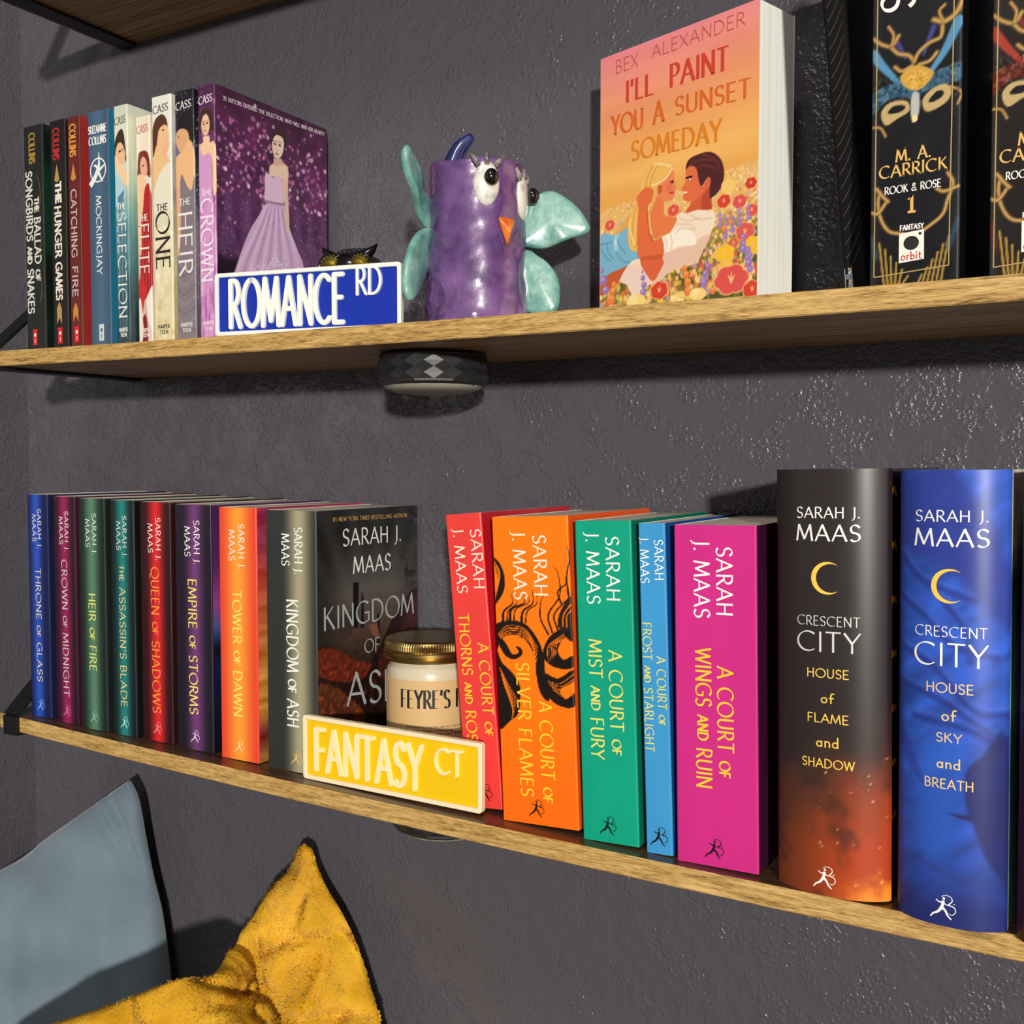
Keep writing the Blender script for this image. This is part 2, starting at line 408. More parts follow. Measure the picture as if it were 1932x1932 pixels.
# ------------------------------------------------------------------ shelves and brackets
def zL(x): return -0.0097 * (1 - ((x - .75) / .65) ** 2)
def zU(x): return 0.3406 - 0.0037 * (1 - ((x - .75) / .65) ** 2)
def zT(x): return 0.688
D, TH = 0.1623, 0.0139
def wood_mat(name, ca, cb, cc, scale=22, bump=0.25, rough=0.6, st=(1.0, 6.0, 11.0)):
    m = bpy.data.materials.new(name); m.use_nodes = True
    n, l, b = nodes(m)
    tc = n.new('ShaderNodeTexCoord'); mp = n.new('ShaderNodeMapping'); mp.inputs['Scale'].default_value = st
    l.new(tc.outputs['Object'], mp.inputs[0])
    z = n.new('ShaderNodeTexNoise'); z.inputs['Scale'].default_value = scale; z.inputs['Detail'].default_value = 6; z.inputs['Roughness'].default_value = 0.62; z.inputs['Distortion'].default_value = 0.9
    z2 = n.new('ShaderNodeTexNoise'); z2.inputs['Scale'].default_value = scale * 5; z2.inputs['Detail'].default_value = 3
    l.new(mp.outputs[0], z.inputs['Vector']); l.new(mp.outputs[0], z2.inputs['Vector'])
    mx = n.new('ShaderNodeMath'); mx.operation = 'MULTIPLY_ADD'; mx.inputs[1].default_value = 0.45
    ad = n.new('ShaderNodeMath'); ad.operation = 'MULTIPLY'; ad.inputs[1].default_value = 0.62
    l.new(z.outputs['Fac'], ad.inputs[0]); l.new(z2.outputs['Fac'], mx.inputs[0]); l.new(ad.outputs[0], mx.inputs[2])
    r = n.new('ShaderNodeValToRGB'); e = r.color_ramp.elements
    e[0].position = 0.36; e[0].color = (*lin(ca), 1); e[1].position = 0.68; e[1].color = (*lin(cc), 1)
    k = e.new(0.5); k.color = (*lin(cb), 1)
    l.new(mx.outputs[0], r.inputs[0]); l.new(r.outputs[0], b.inputs['Base Color'])
    bp = n.new('ShaderNodeBump'); bp.inputs['Strength'].default_value = bump; bp.inputs['Distance'].default_value = 0.0015
    l.new(mx.outputs[0], bp.inputs['Height']); l.new(bp.outputs[0], b.inputs['Normal'])
    b.inputs['Roughness'].default_value = rough
    return m
W_EDGE = wood_mat('light_wood_edge', (80, 56, 20), (178, 140, 76), (222, 186, 118), 30, .5, .6, (1.0, 6.0, 13.0))
W_FACE = wood_mat('brown_wood_face', (70, 50, 28), (142, 108, 66), (186, 148, 98), 14, 0.15, 0.42, (.25, 9.0, 9.0))
W_FACE_L = wood_mat('dark_walnut_face', (42, 30, 21), (70, 50, 34), (98, 72, 48), 14, 0.15, 0.3, (.25, 9.0, 9.0))
def shelf(name, zf, x0, x1, label, face):
    xs = np.linspace(x0, x1, 60); mb = MB(); e = 0.0009
    top = np.array([[(x, y, zf(x)) for y in (-D + e, -0.0005)] for x in xs]); bot = np.array([[(x, y, zf(x) - TH) for y in (-D + e, -0.0005)] for x in xs])
    mb.grid(top, 1); mb.grid(bot, 1, flip=True)
    fr = np.array([[(x, y, zf(x) - d) for y, d in ((-D + e, TH), (-D, TH - e), (-D, e), (-D + e, 0))] for x in xs]); mb.grid(fr, 0)
    bk = np.array([[(x, -0.0005, zf(x) - d) for d in (0, TH)] for x in xs]); mb.grid(bk, 0)
    for x, fl in ((x0, 1), (x1, -1)):
        q = [(x, -D + e, zf(x)), (x, -0.0005, zf(x)), (x, -0.0005, zf(x) - TH), (x, -D + e, zf(x) - TH), (x, -D, zf(x) - TH + e), (x, -D, zf(x) - e)]
        mb.add(q, [tuple(range(6))[::fl]], 0)
    return tag(mb.build(name, [W_EDGE, face], None), label, 'shelf')
STEEL = M((17, 17, 18), 0.45, 0.0, 0.5, name='black_steel')
def bracket(zf, x, label, rise=0.15, w=0.0197):
    t = thing('shelf_bracket', label, 'bracket', (x, 0, zf(x) - TH), group='black steel shelf brackets')
    e = 0.003; h = TH; g = 0.0003
    def loop(path):
        p = np.array(path, float); out = MB(); n = len(p)
        d = np.gradient(p, axis=0); d[0] = p[1] - p[0]; d[-1] = p[-1] - p[-2]
        nr = []
        for i in range(n):
            ds = []
            if i > 0: ds.append((p[i] - p[i - 1]) / np.linalg.norm(p[i] - p[i - 1]))
            if i < n - 1: ds.append((p[i + 1] - p[i]) / np.linalg.norm(p[i + 1] - p[i]))
            m = sum(ds) / len(ds); c = np.linalg.norm(m); m /= c; nr.append(np.array([m[1], -m[0]]) / c)
        P = np.zeros((4, n, 3))
        for i in range(n):
            a, b = p[i], p[i] - nr[i] * e
            P[0, i] = (0, a[0], a[1]); P[1, i] = (w, a[0], a[1]); P[2, i] = (w, b[0], b[1]); P[3, i] = (0, b[0], b[1])
        out.grid(P, closed_u=True)
        k = out.n - 4 * n; out.f.append((k, k + n, k + 2 * n, k + 3 * n)); out.mi.append(0); k += n - 1; out.f.append((k, k + 3 * n, k + 2 * n, k + n)); out.mi.append(0)
        return out
    loop([(-0.001, -g), (-D - g, -g), (-D - g, h + g)]).build('shelf_strap', STEEL, t)
    loop([(-D - g, h + g + .0002), (-0.001, h + rise)]).build('diagonal_brace', STEEL, t)
    mb = MB(); mb.box(0, w, -0.0042, -0.0011, h + rise - 0.005, h + rise + 0.05); mb.build('wall_plate', STEEL, t)
    return t
shelf('wall_shelf', zU, -0.03, 1.5, 'middle wooden shelf holding the blue road sign and owl mug', W_FACE)
shelf('wall_shelf', zL, -0.0125, 1.5, 'lower wooden shelf holding the yellow street sign and fantasy novels', W_FACE_L)
shelf('wall_shelf', zT, -0.03, 1.5, 'topmost wooden shelf, only its dark underside showing at the top', W_FACE)
bracket(zU, -0.0205, 'black steel bracket at the left end of the middle shelf')
bracket(zL, -0.0030, 'black steel bracket at the left end of the lower shelf')
bracket(zT, -0.0205, 'black steel bracket under the topmost shelf near the ceiling corner')

# ------------------------------------------------------------------ books
PAGE = bpy.data.materials.new('page_edges'); PAGE.use_nodes = True
def page_mat(m, ca, cb):
    m.use_nodes = True
    n, l, b = nodes(m)
    tc = n.new('ShaderNodeTexCoord'); mp = n.new('ShaderNodeMapping'); mp.inputs['Scale'].default_value = (1500, 3, 3); l.new(tc.outputs['Object'], mp.inputs[0])
    z = n.new('ShaderNodeTexNoise'); z.inputs['Scale'].default_value = 1; z.inputs['Detail'].default_value = 2; l.new(mp.outputs[0], z.inputs['Vector'])
    r = n.new('ShaderNodeValToRGB'); r.color_ramp.elements[0].position = .35; r.color_ramp.elements[1].position = .65
    r.color_ramp.elements[0].color = (*lin(ca), 1); r.color_ramp.elements[1].color = (*lin(cb), 1)
    l.new(z.outputs['Fac'], r.inputs[0]); l.new(r.outputs[0], b.inputs['Base Color']); b.inputs['Roughness'].default_value = .85
    return m
page_mat(PAGE, (178, 170, 152), (222, 214, 196))
PAGE_W = page_mat(bpy.data.materials.new('white_page_edges'), (220, 222, 212), (236, 236, 228))
PAPER = M((226, 220, 206), .7, name='cover_paper')

class Book:
    """local axes: x along the spine's width, y into the shelf, z up; origin at the spine's lower left corner"""
    def __init__(s, label, x, y, z, w, d, h, yaw=0, lean=0, bulge=0.0, hard=False, group=None, page=None, tilt=0):
        s.w, s.d, s.h, s.b, s.hard = w, d, h, bulge, hard
        s.o = thing('hardcover_book' if hard else 'paperback_book', label, 'book', (x, y, z), (math.radians(tilt), math.radians(-lean), math.radians(yaw)), group)
        t = 0.0022 if hard else 0.0005; ins = 0.003 if hard else 0.0
        s.t = t
        mb = MB()
        n = 9; e = 0.0003
        front = [(t + e + (w - 2 * t - 2 * e) * k / (n - 1), s.ys(t + (w - 2 * t) * k / (n - 1)) + t + e) for k in range(n)]
        back = [(w - t - e, d - ins - e), (t + e, d - ins - e)]
        ring = front + back; z0, z1 = ins + 0.0001, h - ins - (0 if hard else 0.0004)
        V = [(a, b, z0) for a, b in ring] + [(a, b, z1) for a, b in ring]; k = len(ring)
        mb.add(V, [tuple(range(k))[::-1], tuple(range(k, 2 * k))] + [(i, (i + 1) % k, k + (i + 1) % k, k + i) for i in range(k)])
        mb.build('page_block', page or PAGE, s.o)
    def ys(s, x):
        """spine profile"""
        if s.b <= 0:
            r = 0.0012; q = min(x, s.w - x); return 0.0 if q >= r else r - math.sqrt(max(0, r * r - (r - q) ** 2))
        u = 2 * x / s.w - 1
        return -s.b * (1 - abs(u) ** 2.6) + (0.0015 if abs(u) > .999 else 0)
    def sheet(s, name, path, inward, paint=None, base=(128, 128, 128), cell=None, mat=None, us=None):
        """a sheet of cover board: path of outer points, thickness s.t towards `inward` points"""
        t = s.t; n = len(path); nz = 2 if not cell else max(2, int(s.h / cell) + 1)
        zs = np.linspace(0, s.h, nz)
        P = np.array([[(a, b, z) for z in zs] for a, b in path]); Q = np.array([[(a, b, z) for z in zs] for a, b in inward])
        mb = MB(); mb.grid(P, 0); mb.grid(Q, 1, flip=True)
        k = n * nz
        rim = [(i * nz, (i + 1) * nz, k + (i + 1) * nz, k + i * nz)[::-1] for i in range(n - 1)] + [(i * nz + nz - 1, (i + 1) * nz + nz - 1, k + (i + 1) * nz + nz - 1, k + i * nz + nz - 1) for i in range(n - 1)]
        rim += [(j, j + 1, k + j + 1, k + j)[::1] for j in range(nz - 1)] + [((n - 1) * nz + j, (n - 1) * nz + j + 1, k + (n - 1) * nz + j + 1, k + (n - 1) * nz + j)[::-1] for j in range(nz - 1)]
        mb.f += rim; mb.mi += [1] * len(rim)
        if paint:
            U, Z = np.meshgrid(np.asarray(us) * 1000, zs * 1000, indexing='ij')
            a = Art(U, Z, base); paint(a); col = np.concatenate([a.C.reshape(-1, 3), np.tile((226, 220, 206), (k, 1))])
            return mb.build(name, [mat or MA(), PAPER], s.o, smooth=s.b > 0, col=col, sharp=30 if s.b > 0 else None)
        return mb.build(name, [mat or M(base, .45), PAPER if not s.hard else (mat or M(base, .45))], s.o, smooth=s.b > 0, sharp=30 if s.b > 0 else None)
    def spine(s, paint=None, base=(128, 128, 128), cell=None, cols=None, mat=None):
        n = cols or (int(s.w / cell) + 1 if cell else 13)
        xs = np.linspace(0, s.w, n)
        if s.b <= 0: xs = np.unique(np.concatenate([xs, [.0003, .0007, .0012, s.w - .0003, s.w - .0007, s.w - .0012]]))
        out = [(x, s.ys(x)) for x in xs]; inn = [(min(max(x, s.t), s.w - s.t), s.ys(x) + s.t) for x in xs]
        return s.sheet('spine', out, inn, paint, base, cell, mat, xs)
    def front(s, paint=None, base=(128, 128, 128), cell=None, mat=None):
        y0 = s.ys(s.w) + .00005; n = max(2, int(s.d / cell) + 1) if cell else 2; y = np.linspace(y0, s.d, n)
        return s.sheet('front_cover', [(s.w, q) for q in y], [(s.w - s.t, max(q, y0 + s.t)) for q in y], paint, base, cell, mat, y - y0)
    def back(s, base=(128, 128, 128), mat=None):
        y0 = s.ys(0) + .00005
        return s.sheet('back_cover', [(0, s.d), (0, y0)], [(s.t, s.d), (s.t, y0 + s.t)], None, base, None, mat)
    # text placements
    def down(s, u, v, o): return (v, s.ys(min(max(v, 0), s.w)) - o, s.h - u)          # reads downwards on the spine
    def up(s, u, v, o): return (u, s.ys(min(max(u, 0), s.w)) - o, v)                   # upright on the spine
    def cov(s, u, v, o): return (s.w + o, u, v)                                        # on the front cover

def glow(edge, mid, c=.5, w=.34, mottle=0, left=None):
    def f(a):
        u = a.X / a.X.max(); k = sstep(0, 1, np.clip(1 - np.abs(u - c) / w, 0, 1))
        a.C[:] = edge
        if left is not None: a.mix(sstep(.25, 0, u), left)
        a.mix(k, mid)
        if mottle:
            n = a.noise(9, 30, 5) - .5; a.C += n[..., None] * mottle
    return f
YEL, WHT = (246, 222, 120), (244, 242, 236)
TOG = [  # label, x, y, width, spine edge, spine middle, cover, title, (u0,u1), title colour, logo colour, glow centre, glow width
 ('navy blue paperback spine lettered THRONE OF GLASS, leftmost on the lower shelf', .0168, -.150, .0291, (20, 28, 76), (44, 84, 190), (22, 28, 66), 'THRONE of GLASS', (.33, .84), (242, 226, 176), (140, 190, 245), .42, .42),
 ('maroon paperback spine lettered CROWN OF MIDNIGHT between blue and green spines', .0540, -.150, .0300, (44, 14, 32), (150, 36, 88), (64, 14, 42), 'CROWN of MIDNIGHT', (.277, .88), (216, 208, 222), (240, 120, 170), .5, .42),
 ('dull green paperback spine lettered HEIR OF FIRE in yellow green', .0888, -.150, .0350, (24, 38, 34), (88, 132, 104), (22, 32, 28), 'HEIR of FIRE', (.41, .745), (232, 238, 120), (150, 200, 170), .5, .42),
 ("teal paperback spine lettered THE ASSASSIN'S BLADE in peach", .1274, -.147, .0305, (16, 30, 32), (34, 132, 124), (12, 15, 16), "the ASSASSIN'S BLADE", (.275, .877), (238, 208, 150), (190, 240, 240), .5, .42),
 ('bright red paperback spine lettered QUEEN OF SHADOWS in orange', .1612, -.1435, .0380, (46, 12, 18), (222, 42, 44), (42, 14, 16), 'QUEEN of SHADOWS', (.27, .88), (250, 150, 60), (240, 150, 150), .53, .38),
 ('dark purple paperback spine lettered EMPIRE OF STORMS in yellow', .2046, -.1435, .0426, (30, 22, 36), (112, 62, 118), (86, 40, 104), 'EMPIRE of STORMS', (.303, .853), (244, 232, 110), (230, 210, 235), .54, .36),
 ('orange paperback spine lettered TOWER OF DAWN, a striped sunset on its cover', .2560, -.1435, .0416, (232, 70, 48), (250, 160, 52), (206, 92, 62), 'TOWER of DAWN', (.327, .826), (246, 232, 110), (250, 226, 160), .5, .5),
 ('grey paperback spine lettered KINGDOM OF ASH beside the yellow street sign', .3078, -.1435, .0512, (46, 48, 46), (166, 160, 128), (24, 25, 25), 'KINGDOM of ASH', (.34, .826), (240, 238, 228), (238, 190, 110), .66, .36),
]
HT = .207
MATTE = MA(.4, .45)
for i, (lab, x, y, w, ce, cm, cc, tt, (u0, u1), tc, lc, gc, gw) in enumerate(TOG):
    b = Book(lab, x, y, zL(x) + .0001, w, .138, HT, yaw=(1.2 if i == 7 else 0))
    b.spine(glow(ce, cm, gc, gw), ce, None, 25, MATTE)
    b.back(ce)
    k = w / .0426
    if i == 6:
        def sunset_strip(a):
            a.grad(a.Z / 207, [(0, (170, 110, 50)), (.12, (120, 40, 40)), (.2, (214, 150, 60)), (.5, (206, 120, 60)), (.75, (190, 70, 60)), (.88, (150, 50, 80)), (1, (170, 50, 90))])
            a.C += ((a.noise(40, 5, 3) - .5) * 90)[..., None]
        b.front(sunset_strip, cc, .0025, MATTE)
    elif i == 5:
        def storm(a):
            a.grad(a.Z / 207, [(0, (12, 12, 24)), (.36, (20, 30, 70)), (.42, (16, 18, 30)), (.5, (60, 90, 150)), (.6, (150, 70, 150)), (.75, (90, 40, 100)), (1, (70, 36, 84))])
        b.front(storm, cc, .004, MATTE)
    elif i == 7:
        HK = homog([(657, 140), (1308, 92), (655, 1290), (1300, 790)], [(0, 206.4), (138, 206.9), (0, 50.2), (137, 97.8)])
        def ash(a):
            a.grad(a.Z, [(0, (14, 10, 9)), (60, (20, 14, 12)), (105, (84, 62, 52)), (140, (96, 90, 84)), (165, (60, 60, 60)), (190, (30, 31, 31)), (207, (22, 23, 23))])
            a.mix(sstep(45, 0, a.X) * .75, (26, 27, 27)); a.mix(sstep(95, 138, a.X) * .6, (30, 30, 30))
            ray = np.sin((a.X - 70) / np.maximum(20, a.Z - 60) * 26) * .5 + .5; a.mix(ray * .18 * sstep(130, 170, a.Z), (120, 118, 112))
            for pts, c in (([(885, 540), (922, 535), (918, 800), (888, 800)], (22, 20, 20)), ([(938, 600), (945, 590), (955, 640), (955, 800), (935, 800)], (26, 22, 22)),
                           ([(770, 760), (880, 700), (880, 830), (820, 880), (790, 840)], (60, 50, 46)), ([(1040, 720), (1048, 705), (1058, 760), (1058, 880), (1040, 880)], (24, 18, 18))):
                a.poly(HK(pts), c, curve=False)
            a.poly(HK([(985, 780), (1040, 770), (1060, 860), (1010, 840)]), (150, 98, 70), a=.7)
            for base, c in (([(655, 940), (760, 920), (860, 960), (1000, 990), (1140, 740), (1300, 560), (1320, 900), (1200, 1300), (655, 1400)], (40, 20, 16)),
                            ([(655, 940), (770, 925), (900, 985), (1000, 1010), (900, 1110), (655, 1080)], (104, 38, 24)),
                            ([(655, 1150), (760, 1140), (860, 1200), (960, 1300), (900, 1380), (655, 1380)], (92, 46, 26)),
                            ([(1050, 960), (1180, 820), (1290, 600), (1310, 700), (1200, 960), (1080, 1100)], (66, 26, 20))):
                a.poly(HK(base), c)
            n = a.noise(3, 3, 9, 2); low = sstep(105, 80, a.Z)
            a.C *= (1 + low * (n - .5) * .9)[..., None]
            a.mix(sstep(.74, .85, n) * low * .6 * sstep(100, 40, a.X), (190, 80, 40))
            st = [[(1222, 470), (1230, 430), (1240, 405)], [(1238, 405), (1215, 400), (1203, 380)], [(1240, 405), (1252, 395), (1256, 372)], [(1222, 470), (1222, 560)], [(1235, 500), (1238, 570)], [(1262, 490), (1252, 560)], [(1275, 480), (1270, 540)]]
            a.poly(HK([(1215, 460), (1235, 440), (1245, 465), (1285, 455), (1282, 490), (1230, 505)]), (40, 26, 22))
            for q in st: a.line(HK(q), 1.3, (46, 34, 30), curve=False)
        b.front(ash, cc, .0011, MATTE)
        wm, sm = M(WHT, .4), M((176, 184, 186), .35)
        K = lambda *L: [hl(HK, *q) for q in L]
        lettering('author_name', b.o, K(('SARAH J.', (828, 332), (1204, 296), (828, 238)), ('MAAS', (895, 490), (1133, 460), (900, 395))), b.cov, wm, thick=.14, thin=.05)
        lettering('title_lettering', b.o, K(('KINGDOM', (700, 820), (1278, 706), (700, 690)), ('OF', (962, 942), (1060, 924), (962, 866)), ('ASH', (848, 1246), (1186, 1196), (870, 1056))), b.cov, sm, thick=.13, thin=.045)
        lettering('cover_tagline', b.o, K(('#1 NEW YORK TIMES BESTSELLING AUTHOR', (765, 193), (1240, 160), (765, 171))), b.cov, M((216, 168, 96), .4), thick=.17, thin=.1)
    else: b.front(None, cc)
    ac = M(WHT, .4)
    ax = .53 if i != 7 else .575
    if i == 0: ax = .5
    lettering('author_name', b.o, [('SARAH J.', HT * .064, HT * .242, w * ax, .0066 * max(k, .78)), ('MAAS', HT * .09, HT * .21, w * (ax - .255), .0066 * max(k, .78))], b.down, ac)
    lettering('title_lettering', b.o, [(tt, HT * u0, HT * u1, w * (.36 if i != 7 else .41), w * (.25 if i < 5 else .225))], b.down, M(tc, .35))
    runner_logo(b.o, w * (.5 if i != 7 else .58), HT * .055, .0105, b.up, M(lc, .4))

# ACOTAR row: label, x (bottom left), y, width, lean, yaw, spine colour, cover colour, series line colour
def silver_art(a):
    a.C[:] = (250, 122, 8); a.mix(sstep(120, 0, a.Z) * .55, (250, 96, 10))
    HS = homog([(343, 155), (740, 150), (408, 1690), (795, 1745)], [(0, 210.5), (59, 210.5), (0, 0), (59, 0)])
    K = (24, 14, 8)
    def fill(p, c=K): a.poly(HS(p), c, .3)
    def ln(p, w=1.0, c=K, w2=None): a.line(HS(p), w, c, .3, w2=w2)
    O = (250, 122, 8)
    fill([(345, 360), (385, 390), (412, 460), (408, 540), (360, 610), (352, 560), (380, 500), (370, 430)])
    for k in range(5): ln([(352 + k * 8, 375 + k * 16), (388 - k * 2, 450 + k * 6), (362, 585 - k * 14)], .5, O)
    fill([(360, 720), (420, 690), (510, 700), (570, 760), (610, 850), (600, 960), (575, 920), (560, 850), (520, 790), (450, 760), (395, 790), (372, 840)])
    fill([(380, 800), (420, 870), (470, 885), (505, 860), (500, 830), (470, 820), (488, 850), (455, 860), (430, 820), (400, 780)])
    fill([(575, 900), (612, 850), (625, 960), (650, 1040), (640, 1100), (600, 1060), (580, 980)])
    fill([(372, 840), (400, 900), (450, 950), (490, 1010), (495, 1080), (485, 1160), (440, 1200), (392, 1240), (385, 1150), (380, 1000)])
    fill([(610, 860), (640, 780), (700, 735), (760, 730), (765, 800), (730, 780), (700, 810), (690, 850), (720, 890), (765, 870), (768, 930), (700, 935), (640, 910)])
    fill([(620, 960), (690, 985), (768, 940), (768, 1000), (700, 1040), (730, 1090), (770, 1060), (770, 1130), (690, 1120), (630, 1060)])
    for k in range(6): ln([(380 + k * 4, 760 + k * 4), (430 + k * 8, 715 + k * 12), (520 + k * 6, 735 + k * 14), (585 - k * 2, 830 + k * 18)], .55, O)
    for k in range(7): ln([(390 + k * 3, 930 + k * 12), (430 + k * 4, 1010 + k * 20), (478 - k * 4, 1090 + k * 16)], .5, O)
    for k in range(5): ln([(640 + k * 9, 900 - k * 8), (640 + k * 12, 820 - k * 4), (720 + k * 6, 760 + k * 9)], .5, O)
    for k in range(5): ln([(640 + k * 6, 1000 + k * 10), (700 + k * 4, 1010 + k * 16), (768, 965 + k * 26)], .5, O)
    for p in ([(405, 690), (410, 640), (455, 600), (445, 550)], [(440, 690), (450, 630), (515, 600), (512, 565)], [(500, 700), (510, 640), (560, 600), (555, 530)]):
        ln(p, 2.2, K, .3); ln([(q[0] + 22, q[1]) for q in p], 1.2, K, .3)
    for p in ([(640, 760), (600, 680), (600, 600), (618, 555)], [(660, 750), (640, 660), (700, 560), (690, 450), (665, 410)], [(690, 740), (670, 660), (740, 580), (745, 560)], [(705, 600), (690, 540), (735, 500), (728, 465)], [(745, 560), (735, 470), (748, 380), (738, 300)]):
        ln(p, 1.6, K, .3)
    fill([(700, 735), (690, 680), (720, 610), (758, 570), (760, 730)], (40, 26, 16)); ln([(715, 720), (720, 660), (755, 610)], .8, O); ln([(735, 725), (735, 670), (757, 640)], .6, O)
ACO = [
 ('coral red paperback leaning left behind the yellow sign, THORNS AND ROSES spine', .4936, -.137, .0300, 5.0, 0, (228, 64, 58), (186, 18, 34), ('THORNS and ROSES', .34, .83, .17), ('A COURT of', .44, .75, .66), (.055, .255, .68), (.05, .268, .2), None, .55),
 ('orange paperback spine with black serpent drawing and SILVER FLAMES lettering', .5299, -.147, .0590, 2.6, 0, (250, 122, 8), (236, 86, 20), ('SILVER FLAMES', .475, .91, .265), ('A COURT of', .597, .92, .545), (.062, .255, .545), (.05, .268, .275), silver_art, .46),
 ('teal green paperback spine lettered MIST AND FURY', .5937, -.1505, .0400, 2.0, 0, (6, 158, 126), (8, 116, 92), ('MIST and FURY', .37, .74, .2), ('A COURT of', .4, .72, .555), (.05, .246, .555), (.037, .257, .2), None, .46),
 ('slim sky blue paperback spine lettered FROST AND STARLIGHT', .6390, -.151, .0180, 2.0, 0, (60, 150, 206), (20, 78, 150), ('FROST and STARLIGHT', .3, .69, .08), ('A COURT of', .4, .605, .58), (.05, .17, .6), (.043, .18, .06), None, .5),
 ('thick magenta paperback spine lettered WINGS AND RUIN beside the black hardcover', .6608, -.1535, .0522, 1.1, 0, (202, 42, 130), (64, 12, 50), ('WINGS and RUIN', .36, .77, .26), ('A COURT of', .41, .73, .525), (.064, .26, .525), (.045, .27, .25), None, .47),
]
HA = .2105
for i, (lab, x, y, w, lean, yaw, cs, cc, t1, t2, a1, a2, art, lx) in enumerate(ACO):
    b = Book(lab, x, y, zL(x) + .0002, w, .138, HA, yaw, lean)
    def plain(a, cs=cs):
        a.C[:] = cs; a.C *= (1 + (a.noise(14, 40, 7) - .5) * .06)[..., None]
    b.spine(art or plain, cs, .0007 if art else .004, None, MATTE); b.front(None, cc, None, M(cc, .4)); b.back(cs)
    hcap = {0: .0085, 1: .0098, 2: .0092, 3: .0058, 4: .0098}[i]
    tc = M((250, 206, 50) if i != 2 and i != 3 else (232, 222, 108), .35); ac = M((246, 232, 212) if i < 2 else WHT, .4)
    lettering('author_name', b.o, [('SARAH', HA * a1[0], HA * a1[1], w * a1[2], hcap), ('%. MAAS'.replace('%', 'J'), HA * a2[0], HA * a2[1], w * a2[2], hcap)], b.down, ac)
    lettering('title_lettering', b.o, [(t1[0], HA * t1[1], HA * t1[2], w * t1[3], hcap), (t2[0], HA * t2[1], HA * t2[2], w * t2[3], hcap)], b.down, tc)
    runner_logo(b.o, w * lx, HA * .052, .0118, b.up, M((24, 14, 16), .4))

# hardcovers with rounded dust jackets
GLOSS = MA(.38, .45)
def cc1_art(a):
    a.C[:] = (44, 38, 38); u = a.X / 65
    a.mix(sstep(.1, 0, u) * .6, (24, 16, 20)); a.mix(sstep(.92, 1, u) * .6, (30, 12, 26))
    n = a.noise(14, 22, 3); n2 = a.noise(5, 7, 8)
    k = sstep(92, 8, a.Z + (n - .5) * 46 - u * 34); a.mix(k * .85, (134, 58, 26)); a.mix(sstep(70, 0, a.Z - u * 26 + (n2 - .5) * 22) * sstep(.1, .8, u) * .8, (186, 64, 24))
    a.mix(sstep(.55, .8, n) * sstep(95, 60, a.Z) * .6, (52, 34, 28)); a.mix(sstep(20, 0, a.Z - (n2 - .5) * 20) * sstep(.45, .9, u) * .9, (246, 150, 44))
    rr = random.Random(5)
    for _ in range(46):
        x, z = rr.uniform(26, 64), rr.uniform(8, 84); th = rr.uniform(0, PI); L = rr.uniform(.6, 2.4)
        a.line([(x, z), (x + L * math.cos(th), z + L * math.sin(th))], .32, (246, 190, 120), .3, a=rr.uniform(.4, 1), curve=False)
def cc2_art(a):
    a.C[:] = (46, 84, 182); u = a.X / 56
    n = fnoise((a.X + a.Z * .5) / 22, (a.Z - a.X * .7) / 9, 4); a.C *= (1 + (n - .5) * .55)[..., None]
    a.poly([(12, 246), (30, 246), (56, 195), (56, 160), (30, 190), (0, 205), (0, 236)], (44, 56, 138), 6, .8)
    for p in ([(0, 178), (16, 166), (30, 152), (50, 146)], [(0, 150), (20, 140), (40, 118), (56, 116)], [(2, 200), (14, 186), (40, 176)], [(24, 176), (36, 160), (38, 144)], [(0, 130), (24, 122), (50, 104)], [(10, 112), (36, 108), (54, 98)]):
        a.line(p, 3.2, (34, 44, 118), 3, .65)
        a.line([(q[0], q[1] + 3.4) for q in p], 1.6, (84, 110, 206), 2.4, .35)
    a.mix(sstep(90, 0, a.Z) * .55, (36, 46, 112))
    a.poly([(14, 96), (34, 100), (36, 78), (30, 40), (12, 40)], (44, 92, 190), 8, .6)
    a.poly([(56, 104), (44, 94), (36, 84), (37, 66), (40, 58), (46, 40), (54, 26), (57, 20)], (36, 40, 96), 2.5, .9); a.poly([(40, 62), (27, 62), (34, 59.5), (40, 59)], (36, 40, 96), 1, .9)
    a.poly([(0, 112), (12, 86), (15, 76), (8, 82), (0, 98)], (42, 58, 146), 3, .6)
    a.line([(14, 34), (30, 28), (54, 26)], 3, (48, 56, 120), 3, .5)
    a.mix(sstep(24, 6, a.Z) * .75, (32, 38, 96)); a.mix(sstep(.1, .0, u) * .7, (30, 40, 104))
HC = .245
b = Book('black hardcover spine with gold crescent and glowing embers at its foot', .7238, -.1515, zL(.7238) + .0002, .0655, .150, HC, -1.0, .9, .011, True, page=PAGE_W)
b.spine(cc1_art, (40, 36, 36), .0011, 61, GLOSS); b.back((36, 24, 30), M((36, 24, 30), .3))
def cc1_cover(a):
    a.C[:] = (24, 12, 22)
b.front(None, (24, 12, 22), None, M((24, 12, 22), .3))
for k in range(7): strokes_mesh('cover_letter', b.o, [([(.0006, .232 - k * .0305), (.006, .2335 - k * .031), (.012, .229 - k * .03)], .004, .003)], b.cov, M((206, 140, 56), .4))
wm, gm = M(WHT, .4), M((246, 204, 84), .35)
W = b.w
fx = lambda c, hw: (W * c - hw, W * c + hw)
def cc(b, W, H, rows, mats):
    for nm, m, rr, kw in rows:
        lettering(nm, b.o, [(s, *fx(.50, hw), H - t * H, (t - t0) * H) for s, hw, t0, t in rr], b.up, m, **kw)
